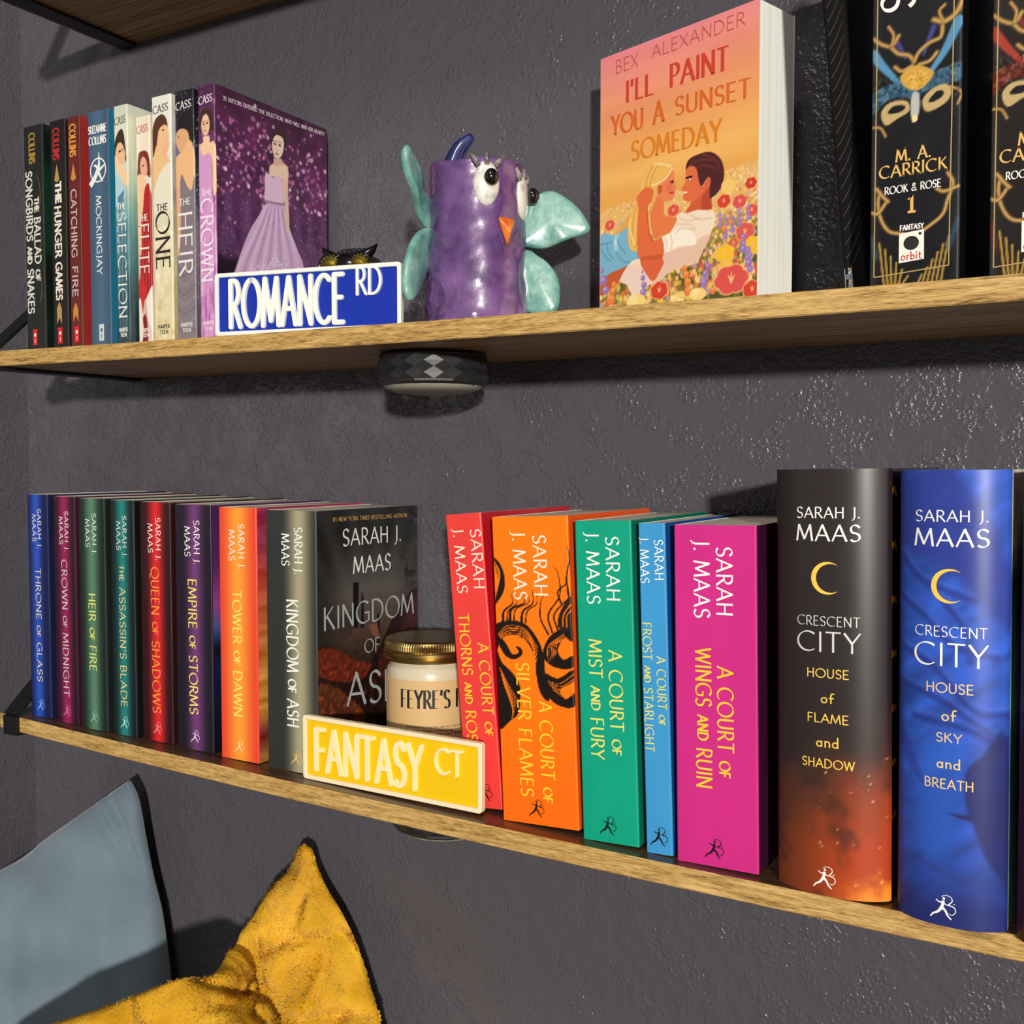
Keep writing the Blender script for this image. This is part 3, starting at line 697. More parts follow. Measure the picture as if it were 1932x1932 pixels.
cc(b, W, HC, [('author_name', wm, [('SARAH J.', .0178, .088, .1130), ('MAAS', .0178, .129, .166)], dict(thick=.14, thin=.05)),
   ('series_lettering', M((214, 212, 206), .4), [('CRESCENT', .0176, .3415, .3635), ('CITY', .0176, .3785, .4240)], dict(thick=.115, thin=.045)),
   ('title_lettering', gm, [('HOUSE', .0117, .4645, .4845), ('o_f_', .0036, .521, .5435), ('FLAME', .0115, .570, .590), ('a_n_d_', .0063, .6235, .647), ('SHADOW', .0147, .676, .696)], dict(thick=.14, thin=.11))], None)
def crescent(b, cx, cz, r, m):
    st = []
    a = np.linspace(math.radians(52), math.radians(308), 30); mb = MB()
    P = np.array([[b.up(cx + q * math.cos(t), cz + q * math.sin(t) , .00024) for q in (r, r - r * .30 * math.sin((t - a[0]) / (a[-1] - a[0]) * PI) - .00004)] for t in a])
    mb.grid(P, flip=True); mb.build('crescent_emblem', m, b.o)
crescent(b, W * .5, HC * (1 - .2525), .0093, gm)
runner_logo(b.o, W * .47, HC * .043, .0125, b.up, M((246, 240, 230), .4))

b = Book('royal blue hardcover spine with gold crescent, the rightmost full spine', .7937, -.1595, zL(.7937) + .0002, .0560, .150, HC, -2.0, .6, .010, True, page=PAGE_W)
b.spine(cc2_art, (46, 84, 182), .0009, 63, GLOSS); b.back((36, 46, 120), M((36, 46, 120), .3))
def cc2_cover(a):
    a.grad(a.Z, [(0, (150, 190, 190)), (90, (90, 140, 150)), (120, (150, 200, 200)), (185, (60, 96, 120)), (205, (216, 212, 190)), (245, (232, 226, 206))])
    a.C *= (.8 + .4 * a.noise(6, 9, 2))[..., None]
b.front(cc2_cover, (200, 200, 190), .004, GLOSS)
W = b.w
cc(b, W, HC, [('author_name', wm, [('SARAH J.', .0182, .0875, .1115), ('MAAS', .0184, .1275, .165)], dict(thick=.14, thin=.05)),
   ('series_lettering', wm, [('CRESCENT', .0180, .3395, .3615), ('CITY', .0182, .3765, .4250)], dict(thick=.115, thin=.045)),
   ('title_lettering', M((240, 206, 140), .35), [('HOUSE', .0117, .463, .4835), ('o_f_', .0036, .521, .5445), ('SKY', .0063, .5725, .5915), ('a_n_d_', .0059, .627, .649), ('BREATH', .0122, .674, .694)], dict(thick=.14, thin=.11))], None)
crescent(b, W * .49, HC * (1 - .251), .0092, gm)
runner_logo(b.o, W * .46, HC * .042, .0128, b.up, M((240, 238, 236), .4))
b = Book('dark maroon hardcover cut off at the right edge of the lower shelf', .8545, -.166, zL(.8545) + .0002, .056, .150, HC, -2.0, .4, .010, True, page=PAGE_W)
b.spine(None, (58, 14, 18), None, 21, M((58, 14, 18), .3)); b.back((40, 10, 14), M((40, 10, 14), .3)); b.front(None, (40, 10, 14), None, M((40, 10, 14), .3))

# ------------------------------------------------------------------ upper shelf, paperbacks at the left
HU = .2035
def ubook(label, x, y, w, d=.133, h=HU, **k): return Book(label, x, y, zU(x) + .0002, w, d, h, **k)
def red_label(b, cx, m=(206, 40, 44), z0=.0052, z1=.0195, hw=.0031):
    mb = MB(); q = [b.up(cx - hw, z0, .0002), b.up(cx + hw, z0, .0002), b.up(cx + hw, z1, .0002), b.up(cx - hw, z1, .0002)]; mb.add(q, [(0, 1, 2, 3)])
    o = mb.build('publisher_label', M(m, .5), b.o)
    strokes_mesh('label_mark', o, [([(cx - .0014, z1 - .005), (cx + .0014, z1 - .0052)], .003, .003), ([(cx, z1 - .0085), (cx, z0 + .002)], .0009, .0009)], b.up, M((244, 226, 220) if m[0] > 180 and m[1] < 90 else (90, 110, 130), .5), .0003)
SAT = MA(.36, .5, .15)
GRN = (14, 24, 19)
b = ubook('near-black green paperback spine, leftmost on the middle shelf, SONGBIRDS AND SNAKES', .0166, -.146, .0270)
b.spine(None, (22, 27, 23), mat=M((22, 27, 23), .35)); b.back(GRN)
def grn(a):
    a.C[:] = (16, 27, 22); a.mix(sstep(.45, .7, a.noise(30, 50, 2)) * .7, (14, 62, 40))
b.front(grn, GRN, .004, SAT)
lettering('author_name', b.o, [('COLLINS', HU * .033, HU * .165, .0082, .0082)], b.down, M((156, 130, 56), .4), thick=.2, thin=.15)
lettering('title_lettering', b.o, [('SONGBIRDS and SNAKES', HU * .2, HU * .83, .0028, .0086), ('the BALLAD of', HU * .32, HU * .685, .0140, .0084)], b.down, M((214, 212, 202), .4), thick=.21, thin=.17)
strokes_mesh('ring_emblem', b.o, [([(.0165 + .0065 * math.sin(t), HU * (.69 - k) + .018 * math.cos(t)) for t in np.linspace(.15, 2.6, 14)], .0004, .0012) for k in (0, .2, .4)], b.up, M((104, 92, 38), .4))
red_label(b, .0118)
b = ubook('black paperback spine lettered THE HUNGER GAMES with a gold arrow', .0541, -.146, .0213)
b.spine(None, (20, 18, 17), mat=M((20, 18, 17), .35)); b.back((18, 16, 16)); b.front(None, (16, 15, 18))
lettering('author_name', b.o, [('COLLINS', HU * .035, HU * .17, .0048, .0082)], b.down, M((176, 42, 42), .4), thick=.2, thin=.15)
lettering('title_lettering', b.o, [('the', HU * .27, HU * .355, .0062, .0105), ('HUNGER', HU * .375, HU * .595, .0056, .0082), ('GAMES', HU * .62, HU * .782, .0056, .0082)], b.down, M((234, 224, 206), .4), thick=.24, thin=.18)
def arrow(b, cx, t0, t1, f0, f1, col):
    m = M(col, .35); mb = MB(); z = lambda t: HU * (1 - t)
    mb.add([b.up(cx, z(t0), .0002), b.up(cx - .0036, z(t1) + .002, .0002), b.up(cx - .001, z(t1), .0002), b.up(cx + .001, z(t1), .0002), b.up(cx + .0036, z(t1) + .002, .0002)], [(0, 1, 2, 3, 4)])
    mb.build('arrowhead_emblem', m, b.o); mb = MB()
    mb.add([b.up(cx, z(f0), .0002), b.up(cx - .0034, z(f0) - .006, .0002), b.up(cx - .0034, z(f1), .0002), b.up(cx, z(f1) + .006, .0002), b.up(cx + .0034, z(f1), .0002), b.up(cx + .0034, z(f0) - .006, .0002)], [(0, 1, 2, 3), (0, 3, 4, 5)])
    mb.build('arrow_fletching_emblem', m, b.o)
arrow(b, .0092, .19, .268, .79, .89, (178, 140, 84)); red_label(b, .0098)
b = ubook('dark red paperback spine lettered CATCHING FIRE', .0783, -.146, .0168)
b.spine(None, (98, 30, 26), mat=M((98, 30, 26), .35)); b.back((90, 26, 24)); b.front(None, (164, 46, 42), None, M((158, 44, 40), .3))
lettering('author_name', b.o, [('COLLINS', HU * .034, HU * .17, .0036, .0078)], b.down, M((214, 150, 58), .4), thick=.2, thin=.15)
lettering('title_lettering', b.o, [('CATCHING', HU * .313, HU * .605, .0040, .0070), ('FIRE', HU * .645, HU * .775, .0040, .0070)], b.down, M((196, 186, 180), .4), thick=.2, thin=.15)
arrow(b, .0076, .2, .275, .8, .885, (196, 136, 66)); red_label(b, .0084)
b = ubook('slate blue paperback spine lettered MOCKINGJAY with a round bird emblem', .1059, -.146, .0266)
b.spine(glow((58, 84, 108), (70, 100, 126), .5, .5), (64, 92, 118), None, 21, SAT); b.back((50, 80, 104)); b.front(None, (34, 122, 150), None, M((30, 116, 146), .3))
wm = M((234, 236, 232), .4)
lettering('author_name', b.o, [('SUZANNE', .0012, .0245, HU * (1 - .092), .0062), ('COLLINS', .0016, .0238, HU * (1 - .140), .0066)], b.up, wm, thick=.2, thin=.08, serif=.07)
lettering('title_lettering', b.o, [('MOCKINGJAY', HU * .36, HU * .69, .0096, .0066)], b.down, wm, thick=.17, thin=.09)
ez, ex, er = HU * (1 - .25), .0130, .0098
S = [([(ex + er * math.cos(t), ez + er * 1.02 * math.sin(t)) for t in np.linspace(0, 2 * PI, 26)], .0013, .0013),
     ([(ex + .0012, ez + .0150), (ex + .0014, ez + .006), (ex - .0002, ez - .002)], .0008, .0042), ([(ex - .0002, ez), (ex - .005, ez - .007), (ex - .0105, ez - .0125)], .004, .0052),
     ([(ex + .0005, ez), (ex - .003, ez + .004), (ex - .0062, ez + .0042)], .0034, .0006), ([(ex, ez - .001), (ex + .004, ez + .001), (ex + .0095, ez + .004)], .0036, .0012),
     ([(ex, ez - .001), (ex + .003, ez - .006), (ex + .006, ez - .0108)], .0034, .001)]
strokes_mesh('bird_ring_emblem', b.o, S, b.up, wm)
red_label(b, .0140, (206, 212, 214))

# painted spines with women in gowns
SKIN, SKIN2 = (232, 186, 140), (206, 150, 106)
def pt(w, h=HU): return lambda L: [(u * w * 1000, (1 - t) * h * 1000) for u, t in L]
def face(a, P, cx, cz, rx, rz, skin=SKIN, hair=(52, 32, 24), turn=0):
    a.ell(cx, cz, rx, rz, skin); a.ell(cx - rx * .45 + turn, cz - rz * .1, rx * .5, rz * .6, tuple(c * .9 for c in skin), soft=1.2, a=.7)
    for s in (-1, 1):
        a.ell(cx + s * rx * .42 + turn, cz + rz * .12, rx * .22, rz * .09, (40, 26, 22)); a.line([(cx + s * rx * .65 + turn, cz + rz * .3), (cx + s * rx * .2 + turn, cz + rz * .32)], .35, (60, 38, 28), curve=False)
    a.line([(cx + turn, cz), (cx - rx * .12 + turn, cz - rz * .3)], .35, tuple(c * .78 for c in skin), a=.8, curve=False)
    a.ell(cx + turn, cz - rz * .52, rx * .28, rz * .09, (176, 84, 78))
def sel_art(w):
    P = pt(w)
    def f(a):
        t = 1 - a.Z / 203.5
        a.grad(t, [(0, (196, 206, 190)), (.1, (222, 220, 196)), (.3, (206, 212, 192)), (.42, (128, 168, 170)), (.55, (92, 138, 150)), (.8, (52, 92, 104)), (1, (34, 60, 66))])
        a.C += ((a.noise(4, 14, 4) - .5) * 60)[..., None] * sstep(.35, .5, t)[..., None]
        a.poly(P([(.02, .16), (.3, .11), (.62, .1), (.78, .14), (.86, .2), (.9, .24), (.7, .22), (.1, .22)]), (56, 40, 26))
        a.poly(P([(.1, .19), (.3, .155), (.6, .16), (.8, .2), (.75, .24), (.4, .245), (.12, .22)]), SKIN); a.ell(.42 * w * 1000, .81 * 203.5, 1.5, 1, (60, 40, 30)); a.ell(.6 * w * 1000, .815 * 203.5, 1.0, .8, (70, 44, 32))
        a.poly(P([(.0, .205), (.2, .215), (.6, .25), (.95, .29), (.98, .33), (.75, .33), (.3, .27), (0, .24)]), (240, 204, 158))
        a.poly(P([(0, .3), (.3, .29), (.65, .33), (.8, .37), (.5, .41), (.2, .42), (0, .4)]), (176, 208, 214)); a.poly(P([(.2, .38), (.7, .35), (.6, .42), (.3, .45)]), (66, 112, 130), a=.8)
        for k in range(7): a.line(P([(.1 + k * .12, .48), (.2 + k * .1, .62), (.05 + k * .14, .8), (.2 + k * .1, .96)]), 1.0, (130, 176, 180) if k % 2 else (30, 58, 66), .8, .5)
    return f
def elite_art(w):
    P = pt(w, .1935)
    def f(a):
        t = 1 - a.Z / 193.5
        a.grad(t, [(0, (226, 216, 194)), (.2, (236, 220, 196)), (.4, (226, 204, 180)), (.7, (190, 150, 140)), (1, (226, 210, 196))])
        a.poly(P([(.15, .17), (.4, .15), (.75, .155), (.95, .19), (.98, .27), (.8, .26), (.3, .25), (.08, .27)]), (118, 34, 30)); a.poly(P([(.3, .2), (.5, .175), (.75, .2), (.78, .25), (.5, .265), (.32, .24)]), (222, 172, 138))
        a.ell(.5 * w * 1000, .785 * 193.5, 1.1, .8, (90, 50, 40)); a.poly(P([(.02, .27), (.3, .25), (.62, .27), (.75, .35), (.5, .44), (.3, .44), (.05, .4)]), (236, 192, 152))
        a.poly(P([(.62, .31), (1, .34), (1, .78), (.75, .82), (.4, .78), (.2, .7), (.25, .5), (.45, .4)]), (172, 28, 32)); a.poly(P([(.1, .38), (.28, .42), (.3, .58), (.18, .6), (.08, .5)]), (232, 186, 146))
        for k in range(6): a.line(P([(.5 + k * .08, .45), (.42 + k * .1, .6), (.35 + k * .12, .78)]), .9, (110, 12, 18) if k % 2 else (206, 60, 54), .8, .7)
        a.poly(P([(.0, .74), (.3, .7), (.55, .76), (.3, .86), (.1, .95), (0, .9)]), (196, 40, 36)); a.poly(P([(.55, .8), (1, .74), (1, .95), (.75, .9)]), (238, 226, 214)); a.poly(P([(.1, .93), (.5, .86), (.7, .95), (.6, 1), (.1, 1)]), (120, 16, 22)); a.poly(P([(.0, .82), (.2, .8), (.35, .93), (.2, 1), (0, 1)]), (236, 220, 206))
    return f
def one_art(w):
    P = pt(w)
    def f(a):
        t = 1 - a.Z / 203.5
        a.grad(t, [(0, (226, 226, 214)), (.3, (226, 220, 200)), (.5, (224, 216, 186)), (1, (226, 210, 164))])
        a.C += ((a.noise(5, 9, 6) - .5) * 44)[..., None] * sstep(.3, .6, t)[..., None]
        a.poly(P([(.02, .14), (.2, .09), (.55, .075), (.78, .1), (.8, .14), (.5, .17), (.3, .2), (.08, .24), (0, .22)]), (82, 48, 30)); a.poly(P([(.35, .14), (.7, .12), (.88, .15), (.85, .21), (.5, .25), (.25, .24)]), SKIN)
        a.ell(.6 * w * 1000, .86 * 203.5, 1.3, .8, (60, 36, 26)); a.poly(P([(.08, .24), (.3, .19), (.5, .24), (.75, .24), (.95, .28), (.95, .33), (.6, .37), (.1, .38), (0, .3)]), (232, 190, 134))
        a.poly(P([(.5, .23), (.8, .17), (.92, .2), (.7, .26)]), (236, 176, 140)); a.poly(P([(.1, .38), (.4, .31), (1, .28), (1, .46), (.1, .46)]), (230, 222, 200))
        rr = random.Random(3)
        for _ in range(26): a.ell(rr.uniform(0, w * 1000), rr.uniform(4, 100), rr.uniform(1.2, 3), rr.uniform(1, 2.6), rr.choice([(238, 224, 184), (206, 184, 128), (244, 234, 206)]), rr.uniform(0, 3), .8, .8)
    return f
def heir_art(w):
    P = pt(w)
    def f(a):
        t = 1 - a.Z / 203.5
        a.grad(t, [(0, (16, 16, 22)), (.1, (28, 28, 36)), (.2, (92, 96, 118)), (.4, (150, 140, 148)), (1, (112, 104, 110))])
        rr = random.Random(8)
        for _ in range(60): a.ell(rr.uniform(0, w * 1000), rr.uniform(150, 203), .4, .4, (190, 196, 206), 0, .8, rr.uniform(.3, .9))
        a.poly(P([(.1, .15), (.3, .1), (.7, .09), (.98, .12), (.98, .21), (.8, .24), (.7, .18), (.35, .17), (.12, .19)]), (22, 18, 20)); a.poly(P([(.1, .16), (.4, .15), (.7, .17), (.75, .23), (.4, .25), (.2, .235), (.05, .2)]), (218, 166, 122))
        a.ell(.2 * w * 1000, .82 * 203.5, .9, .6, (40, 26, 24)); a.poly(P([(.0, .27), (.4, .24), (.7, .2), (.98, .24), (1, .42), (.75, .44), (.3, .42), (.1, .45), (0, .4)]), (232, 182, 130))
        a.poly(P([(.3, .33), (.6, .38), (.85, .40), (1, .35), (1, .6), (.9, 1), (0, 1), (.1, .6), (.2, .45)]), (126, 116, 124)); a.poly(P([(0, .4), (.22, .38), (.25, .55), (.1, .66), (0, .6)]), (222, 172, 124))
        for k in range(9): a.line(P([(0, .66 + k * .04), (.4, .7 + k * .038), (1, .64 + k * .045)]), 1.0, (88, 80, 88) if k % 2 else (158, 148, 156), 1, .6)
    return f
def crown_spine(w):
    P = pt(w)
    def f(a):
        t = 1 - a.Z / 203.5
        a.grad(t, [(0, (70, 30, 70)), (.2, (98, 44, 90)), (.42, (150, 90, 140)), (1, (196, 130, 186))])
        rr = random.Random(4)
        for _ in range(40): a.ell(rr.uniform(0, w * 1000), rr.uniform(120, 203), rr.uniform(.5, 1.6), rr.uniform(.5, 1.6), rr.choice([(150, 84, 130), (190, 120, 160), (60, 20, 60)]), 0, .8, .6)
        a.poly(P([(.08, .14), (.3, .095), (.7, .095), (.92, .14), (.85, .18), (.15, .18)]), (56, 34, 28)); face(a, P, .45 * w * 1000, .845 * 203.5, 4.6, 8.6, (232, 190, 158))
        a.poly(P([(.3, .2), (.65, .2), (.7, .225), (1, .24), (1, .42), (.85, .42), (.8, .29), (.5, .27), (.0, .285), (0, .235), (.3, .22)]), (236, 196, 160)); a.poly(P([(0, .275), (.2, .265), (.4, .275), (.6, .265), (.78, .29), (.8, .42), (1, .6), (1, 1), (0, 1)]), (206, 150, 198))
        a.mix((sstep(.5, .75, a.noise(2.2, 16, 5)) * sstep(.4, .5, t)) * .8, (170, 84, 160)); a.mix(sstep(.6, .8, a.noise(3, 9, 15)) * sstep(.3, .5, t) * .6, (236, 196, 230))
    return f
def cass(b, ac, tc, title, t0, t1, th_t, cx, thick, cy, th=.0052):
    lettering('author_name', b.o, [('CASS', b.w * .08, b.w * .86, b.h * (1 - cy), .0060, .06)], b.up, M(ac, .4), thick=.17, thin=.07, serif=.06)
    lettering('title_article', b.o, [('THE', b.w * .2, b.w * .78, b.h * (1 - th_t), th)], b.up, M(tc, .4), thick=.17, thin=.08, serif=.06)
    lettering('title_lettering', b.o, [(title, b.h * t0, b.h * t1, b.w * cx, thick)], b.down, M(tc, .4), thick=.14, thin=.04, serif=.07)
    lettering('publisher_name', b.o, [('HARPER', b.w * .2, b.w * .8, b.h * .058, .0030), ('TEEN', b.w * .28, b.w * .72, b.h * .036, .0030)], b.up, M(tc, .4), thick=.2, thin=.12)
b = ubook('pale teal paperback spine with a girl, lettered THE SELECTION', .1396, -.146, .0172); b.spine(sel_art(b.w), cell=.0007, mat=SAT); b.back((150, 170, 170))
def sel_cov(a):
    a.grad(a.Z, [(0, (20, 44, 50)), (70, (60, 110, 110)), (110, (120, 170, 160)), (150, (190, 206, 180)), (203, (206, 210, 190))]); a.C += ((a.noise(12, 24, 2) - .5) * 40)[..., None]
b.front(sel_cov, cell=.003, mat=SAT); cass(b, (110, 112, 96), (232, 236, 230), 'SELECTION', .445, .885, .43, .2, .0100, .078)
b = ubook('pale pink and red paperback spine lettered THE ELITE, set back between its neighbours', .1586, -.1388, .0172, .128, .1935); b.spine(elite_art(b.w), cell=.0007, mat=SAT); b.back((220, 200, 180))
b.front(None, (226, 208, 180), None, M((222, 204, 178), .35)); cass(b, (196, 120, 110), (240, 226, 214), 'ELITE', .47, .69, .455, .18, .0112, .072)
b = ubook('cream white paperback spine lettered THE ONE in black', .1868, -.146, .0228); b.spine(one_art(b.w), cell=.0007, mat=SAT); b.back((226, 222, 206))
def one_cov(a): a.grad(a.Z, [(0, (190, 170, 120)), (60, (210, 196, 150)), (120, (170, 168, 164)), (203, (212, 212, 204))]); a.C += ((a.noise(9, 12, 3) - .5) * 50)[..., None]
b.front(one_cov, cell=.003, mat=SAT); cass(b, (96, 84, 70), (36, 30, 26), 'ONE', .468, .70, .462, .16, .0158, .068)
b = ubook('black and grey paperback spine with a dark haired woman, lettered THE HEIR', .2142, -.146, .0219); b.spine(heir_art(b.w), cell=.0007, mat=SAT); b.back((60, 58, 64))
def heir_cov(a):
    a.grad(a.Z, [(0, (90, 84, 88)), (90, (130, 124, 130)), (120, (60, 60, 70)), (203, (14, 14, 18))]); rr = random.Random(2)
    for _ in range(160): a.ell(rr.uniform(0, 12), rr.uniform(30, 200), .7, .7, (200, 204, 214), 0, .8, rr.uniform(.2, .8))
b.front(heir_cov, cell=.0015, mat=SAT); cass(b, (220, 216, 212), (236, 230, 226), 'HEIR', .485, .735, .455, .16, .0150, .075)

b = ubook('purple paperback with a woman in a lilac gown on its full cover, lettered CROWN', .2408, -.146, .0190, .137); b.spine(crown_spine(b.w), cell=.0007, mat=SAT); b.back((80, 36, 76))
HCR = homog([(262, 75), (1068, 385), (255, 1390), (1072, 1230)], [(0, 203.4), (136.5, 203.4), (0, 53.5), (136.5, 96.7)])
def crown_art(a):
    rr = random.Random(11)
    a.grad(a.Z, [(0, (14, 8, 14)), (60, (24, 12, 24)), (95, (60, 24, 60)), (140, (74, 26, 70)), (175, (70, 22, 60)), (203, (58, 20, 48))])
    a.C *= (.55 + .9 * a.noise(14, 14, 5))[..., None]
    for _ in range(420):
        x, z = rr.uniform(0, 137), rr.gauss(150, 22)
        if z < 88 or z > 203: continue
        r = rr.uniform(.7, 2.1); a.ell(x, z, r, r, rr.choice([(160, 76, 138), (196, 106, 166), (234, 180, 210), (130, 44, 110), (255, 232, 240), (216, 132, 164)]), 0, .7, rr.uniform(.3, .95))
    for cx in (12, 34, 96, 112, 130):   # blurred gowns in the background
        a.poly([(cx - 2, 122), (cx + 2, 122), (cx + 5, 100), (cx + 12, 70), (cx - 12, 70), (cx - 5, 100)], (104, 58, 112), 5, .55)
        for _ in range(60): a.ell(cx + rr.gauss(0, 5), rr.uniform(70, 118), .4, .6, (176, 130, 180), 0, .9, .5)
    a.mix(sstep(66, 40, a.Z) * .8, (10, 6, 10))
    for _ in range(150): a.ell(rr.uniform(0, 137), rr.uniform(30, 100), .45, .45, (210, 180, 206), 0, .9, rr.uniform(.3, .9))
    q = lambda L: HCR(L)
    a.poly(q([(615, 905), (740, 905), (760, 1010), (800, 1130), (850, 1260), (890, 1390), (900, 1800), (250, 1800), (380, 1380), (480, 1120), (560, 990)]), (206, 168, 206), 1)
    for k in range(11):
        x0 = 625 + k * 11; x1 = 400 + k * 45
        a.line(q([(x0, 920), ((x0 * 2 + x1) / 3, 1080), (x1, 1390), (x1 - 30, 1700)]), 2.4, (168, 120, 178) if k % 2 else (232, 206, 232), 2.0, .6)
    a.mix((sstep(.55, .8, a.noise(2.5, 5, 4)) * sstep(30, 60, a.X) * (a.C[..., 1] > 120)) * .25, (150, 96, 160))
    a.poly(q([(770, 680), (735, 720), (735, 800), (755, 960), (755, 1080), (780, 1120), (782, 1000), (775, 850), (778, 720)]), (226, 186, 160), .8)
    a.poly(q([(645, 640), (690, 620), (740, 620), (775, 660), (775, 730), (720, 730), (665, 715), (640, 700)]), (236, 200, 174), .8)
    a.poly(q([(608, 715), (640, 695), (668, 725), (700, 705), (728, 740), (740, 820), (742, 905), (612, 895), (606, 800)]), (222, 186, 214), .8)
    a.line(q([(612, 890), (680, 905), (742, 915)]), 2.0, (150, 110, 150), .8)
    a.poly(q([(672, 590), (730, 590), (740, 640), (670, 640)]), (214, 170, 146), .8)
    a.poly(q([(652, 480), (665, 400), (710, 375), (755, 400), (770, 470), (755, 540), (735, 560), (740, 460), (690, 420), (668, 470), (662, 520)]), (46, 26, 30), .7)
    a.poly(q([(665, 470), (690, 425), (738, 445), (748, 500), (735, 560), (705, 592), (675, 565), (662, 515)]), (236, 204, 182), .6)
    for c in ((683, 487), (718, 497)): e = q([c])[0]; a.ell(e[0], e[1], 1.9, .8, (44, 28, 34)); a.line([(e[0] - 2, e[1] + 2.4), (e[0] + 2, e[1] + 2.5)], .6, (70, 44, 44), curve=False)
    e = q([(696, 556)])[0]; a.ell(e[0], e[1], 2.2, .9, (168, 84, 92)); a.line(q([(698, 500), (692, 530), (702, 534)]), .6, (196, 150, 132), a=.8)
    a.C = 255 * (np.clip(a.C, 0, 255) / 255) ** .9
b.front(crown_art, cell=.0007, mat=SAT)
cass(b, (226, 210, 222), (240, 224, 236), 'CROWN', .445, .77, .432, .14, .0132, .072)
lettering('cover_tagline', b.o, [hl(HCR, '35 SUITORS ENTERED THE SELECTION. WHO WILL WIN HER HEART?', (322, 188), (1050, 432), (322, 162))], b.cov, M((220, 206, 214), .4), thick=.2, thin=.12)
T = [(505, 1385), (505, 1360), (530, 1385), (555, 1350), (585, 1385), (605, 1345), (625, 1380), (640, 1340), (662, 1320), (680, 1270), (700, 1320), (722, 1340), (742, 1375)]
S = [([tuple(c * .001 for c in p) for p in HCR(T)], .0009, .0009)]
for cx, cy, r in ((650, 1338, 10), (712, 1338, 10), (668, 1345, 12), (695, 1345, 12), (640, 1362, 9), (724, 1362, 9)):
    S.append(([tuple(c * .001 for c in p) for p in HCR([(cx + r * math.cos(t), cy + r * 1.4 * math.sin(t)) for t in np.linspace(0, 5.2, 12)])], .0007, .0007))
for pth in ([(680, 1285), (668, 1335), (680, 1360), (692, 1335), (680, 1285)],): S.append(([tuple(c * .001 for c in p) for p in HCR(pth)], .0007, .0007))
strokes_mesh('tiara_emblem', b.o, S, b.cov, M((236, 216, 236), .4))

# ------------------------------------------------------------------ road-name signs
def road_sign(label, x, y, z, yaw, w, h, border, panel, lcol, big, small):
    t = thing('street_sign', label, 'sign', (x, y, z), (0, 0, math.radians(yaw)))
    th, bw, r = .0046, .0034, .0028
    def rr(i, rad, k=6):
        o = []
        for cx, cz, a0 in ((i + rad, i + rad, 180), (w - i - rad, i + rad, 270), (w - i - rad, h - i - rad, 0), (i + rad, h - i - rad, 90)):
            for a in np.linspace(a0, a0 + 90, k): o.append((cx + rad * math.cos(math.radians(a)), cz + rad * math.sin(math.radians(a))))
        return o
    O, I = rr(0, r), rr(bw, .0012); n = len(O)
    mb = MB(); e = .0004; Ob, Ib = rr(e, r - e), rr(bw - e, .0014)
    P = np.array([[(a[0], th, a[1]), (a[0], e, a[1]), (bb[0], 0, bb[1]), (c[0], 0, c[1]), (d[0], .0008, d[1]), (d[0], .0016, d[1])] for a, bb, c, d in zip(O, Ob, Ib, I)])
    mb.grid(P, closed_u=True, flip=True); mb.f.append(tuple(i * 6 for i in range(n))); mb.mi.append(0)
    mb.build('border_frame', M(border, .38), t)
    mb = MB(); mb.box(bw + .0001, w - bw - .0001, .0014, .0040, bw + .0001, h - bw - .0001); mb.build('sign_panel', M(panel, .4), t)
    mp = lambda u, v, o: (u, .0014 - o, v)
    lettering('raised_lettering', t, big + small, mp, M(lcol, .35), thick=.118, rnd=True, raised=.0016, off=0.0)
    return t
road_sign('blue road sign with white raised letters ROMANCE RD on the middle shelf', .2722, -.1605, zU(.2722) + .0003, 11.4, .1615, .0490, (230, 234, 226), (8, 44, 160), (238, 240, 230),
          [('ROMANCE', .0135, .1135, .0065, .0360)], [('RD', .1245, .1455, .0265, .0200)])
road_sign('yellow street sign with cream raised letters FANTASY CT on the lower shelf', .3502, -.1500, zL(.3502) + .0001, -.6, .1650, .0500, (244, 228, 190), (240, 196, 8), (250, 232, 184),
          [('FANTASY', .0120, .1130, .0085, .0318)], [('CT', .1255, .1485, .0235, .0180)])

# ------------------------------------------------------------------ small owl figurine behind the blue sign
ox, oy = .3475, -.080
t = thing('owl_figurine', 'small glossy black owl figurine with gold eyes peeking over the blue road sign', 'figurine', (ox, oy, zU(ox) + .0003), (0, 0, math.radians(18)))
BLK = M((9, 9, 10), .18, 0, .6)
mb = MB(); mb.lathe([(.0005, 0), (.015, 0), (.0195, .004), (.0225, .018), (.0225, .032), (.0215, .042), (.0235, .050), (.0245, .058), (.0215, .066), (.013, .0705), (.004, .072), (.0003, .0722)], 36, cap=False); mb.build('body', BLK, t, True)
for s in (-1, 1):
    mb = MB(); mb.tube([(s * .010, -.014, .062), (s * .016, -.013, .068), (s * .0205, -.012, .0715), (s * .0245, -.011, .0765)], [.0048, .0046, .0030, .0004], 10); mb.build('ear_tuft', BLK, t, True)
    mb = MB(); P = np.array([[(s * .0118 + (r * (1 + .05 * (k % 2))) * math.cos(2 * PI * k / 40), -.0195 - dp - (.0006 if k % 2 else 0), .0575 + (r * (1 + .05 * (k % 2))) * math.sin(2 * PI * k / 40)) for r, dp in ((.0092, 0), (.0080, .0020), (.0045, .0036), (.0004, .0040))] for k in range(40)]); mb.grid(P, closed_u=True)
    e = mb.build('eye', M((200, 182, 104), .28, 1.0, name='gold'), t); e['label'] = 'ridged gold eye'
    mb = MB(); a = np.linspace(0, 2 * PI, 33); mb.tube([(s * .0118 + .0104 * math.cos(q), -.0196, .0575 + .0104 * math.sin(q)) for q in a], .0016, 8); mb.build('eye_rim', BLK, t, True)
mb = MB(); mb.ball((0, -.022, .0480), (.0035, .004, .007), 0, 14, 10); mb.build('beak', BLK, t, True)
mb = MB()
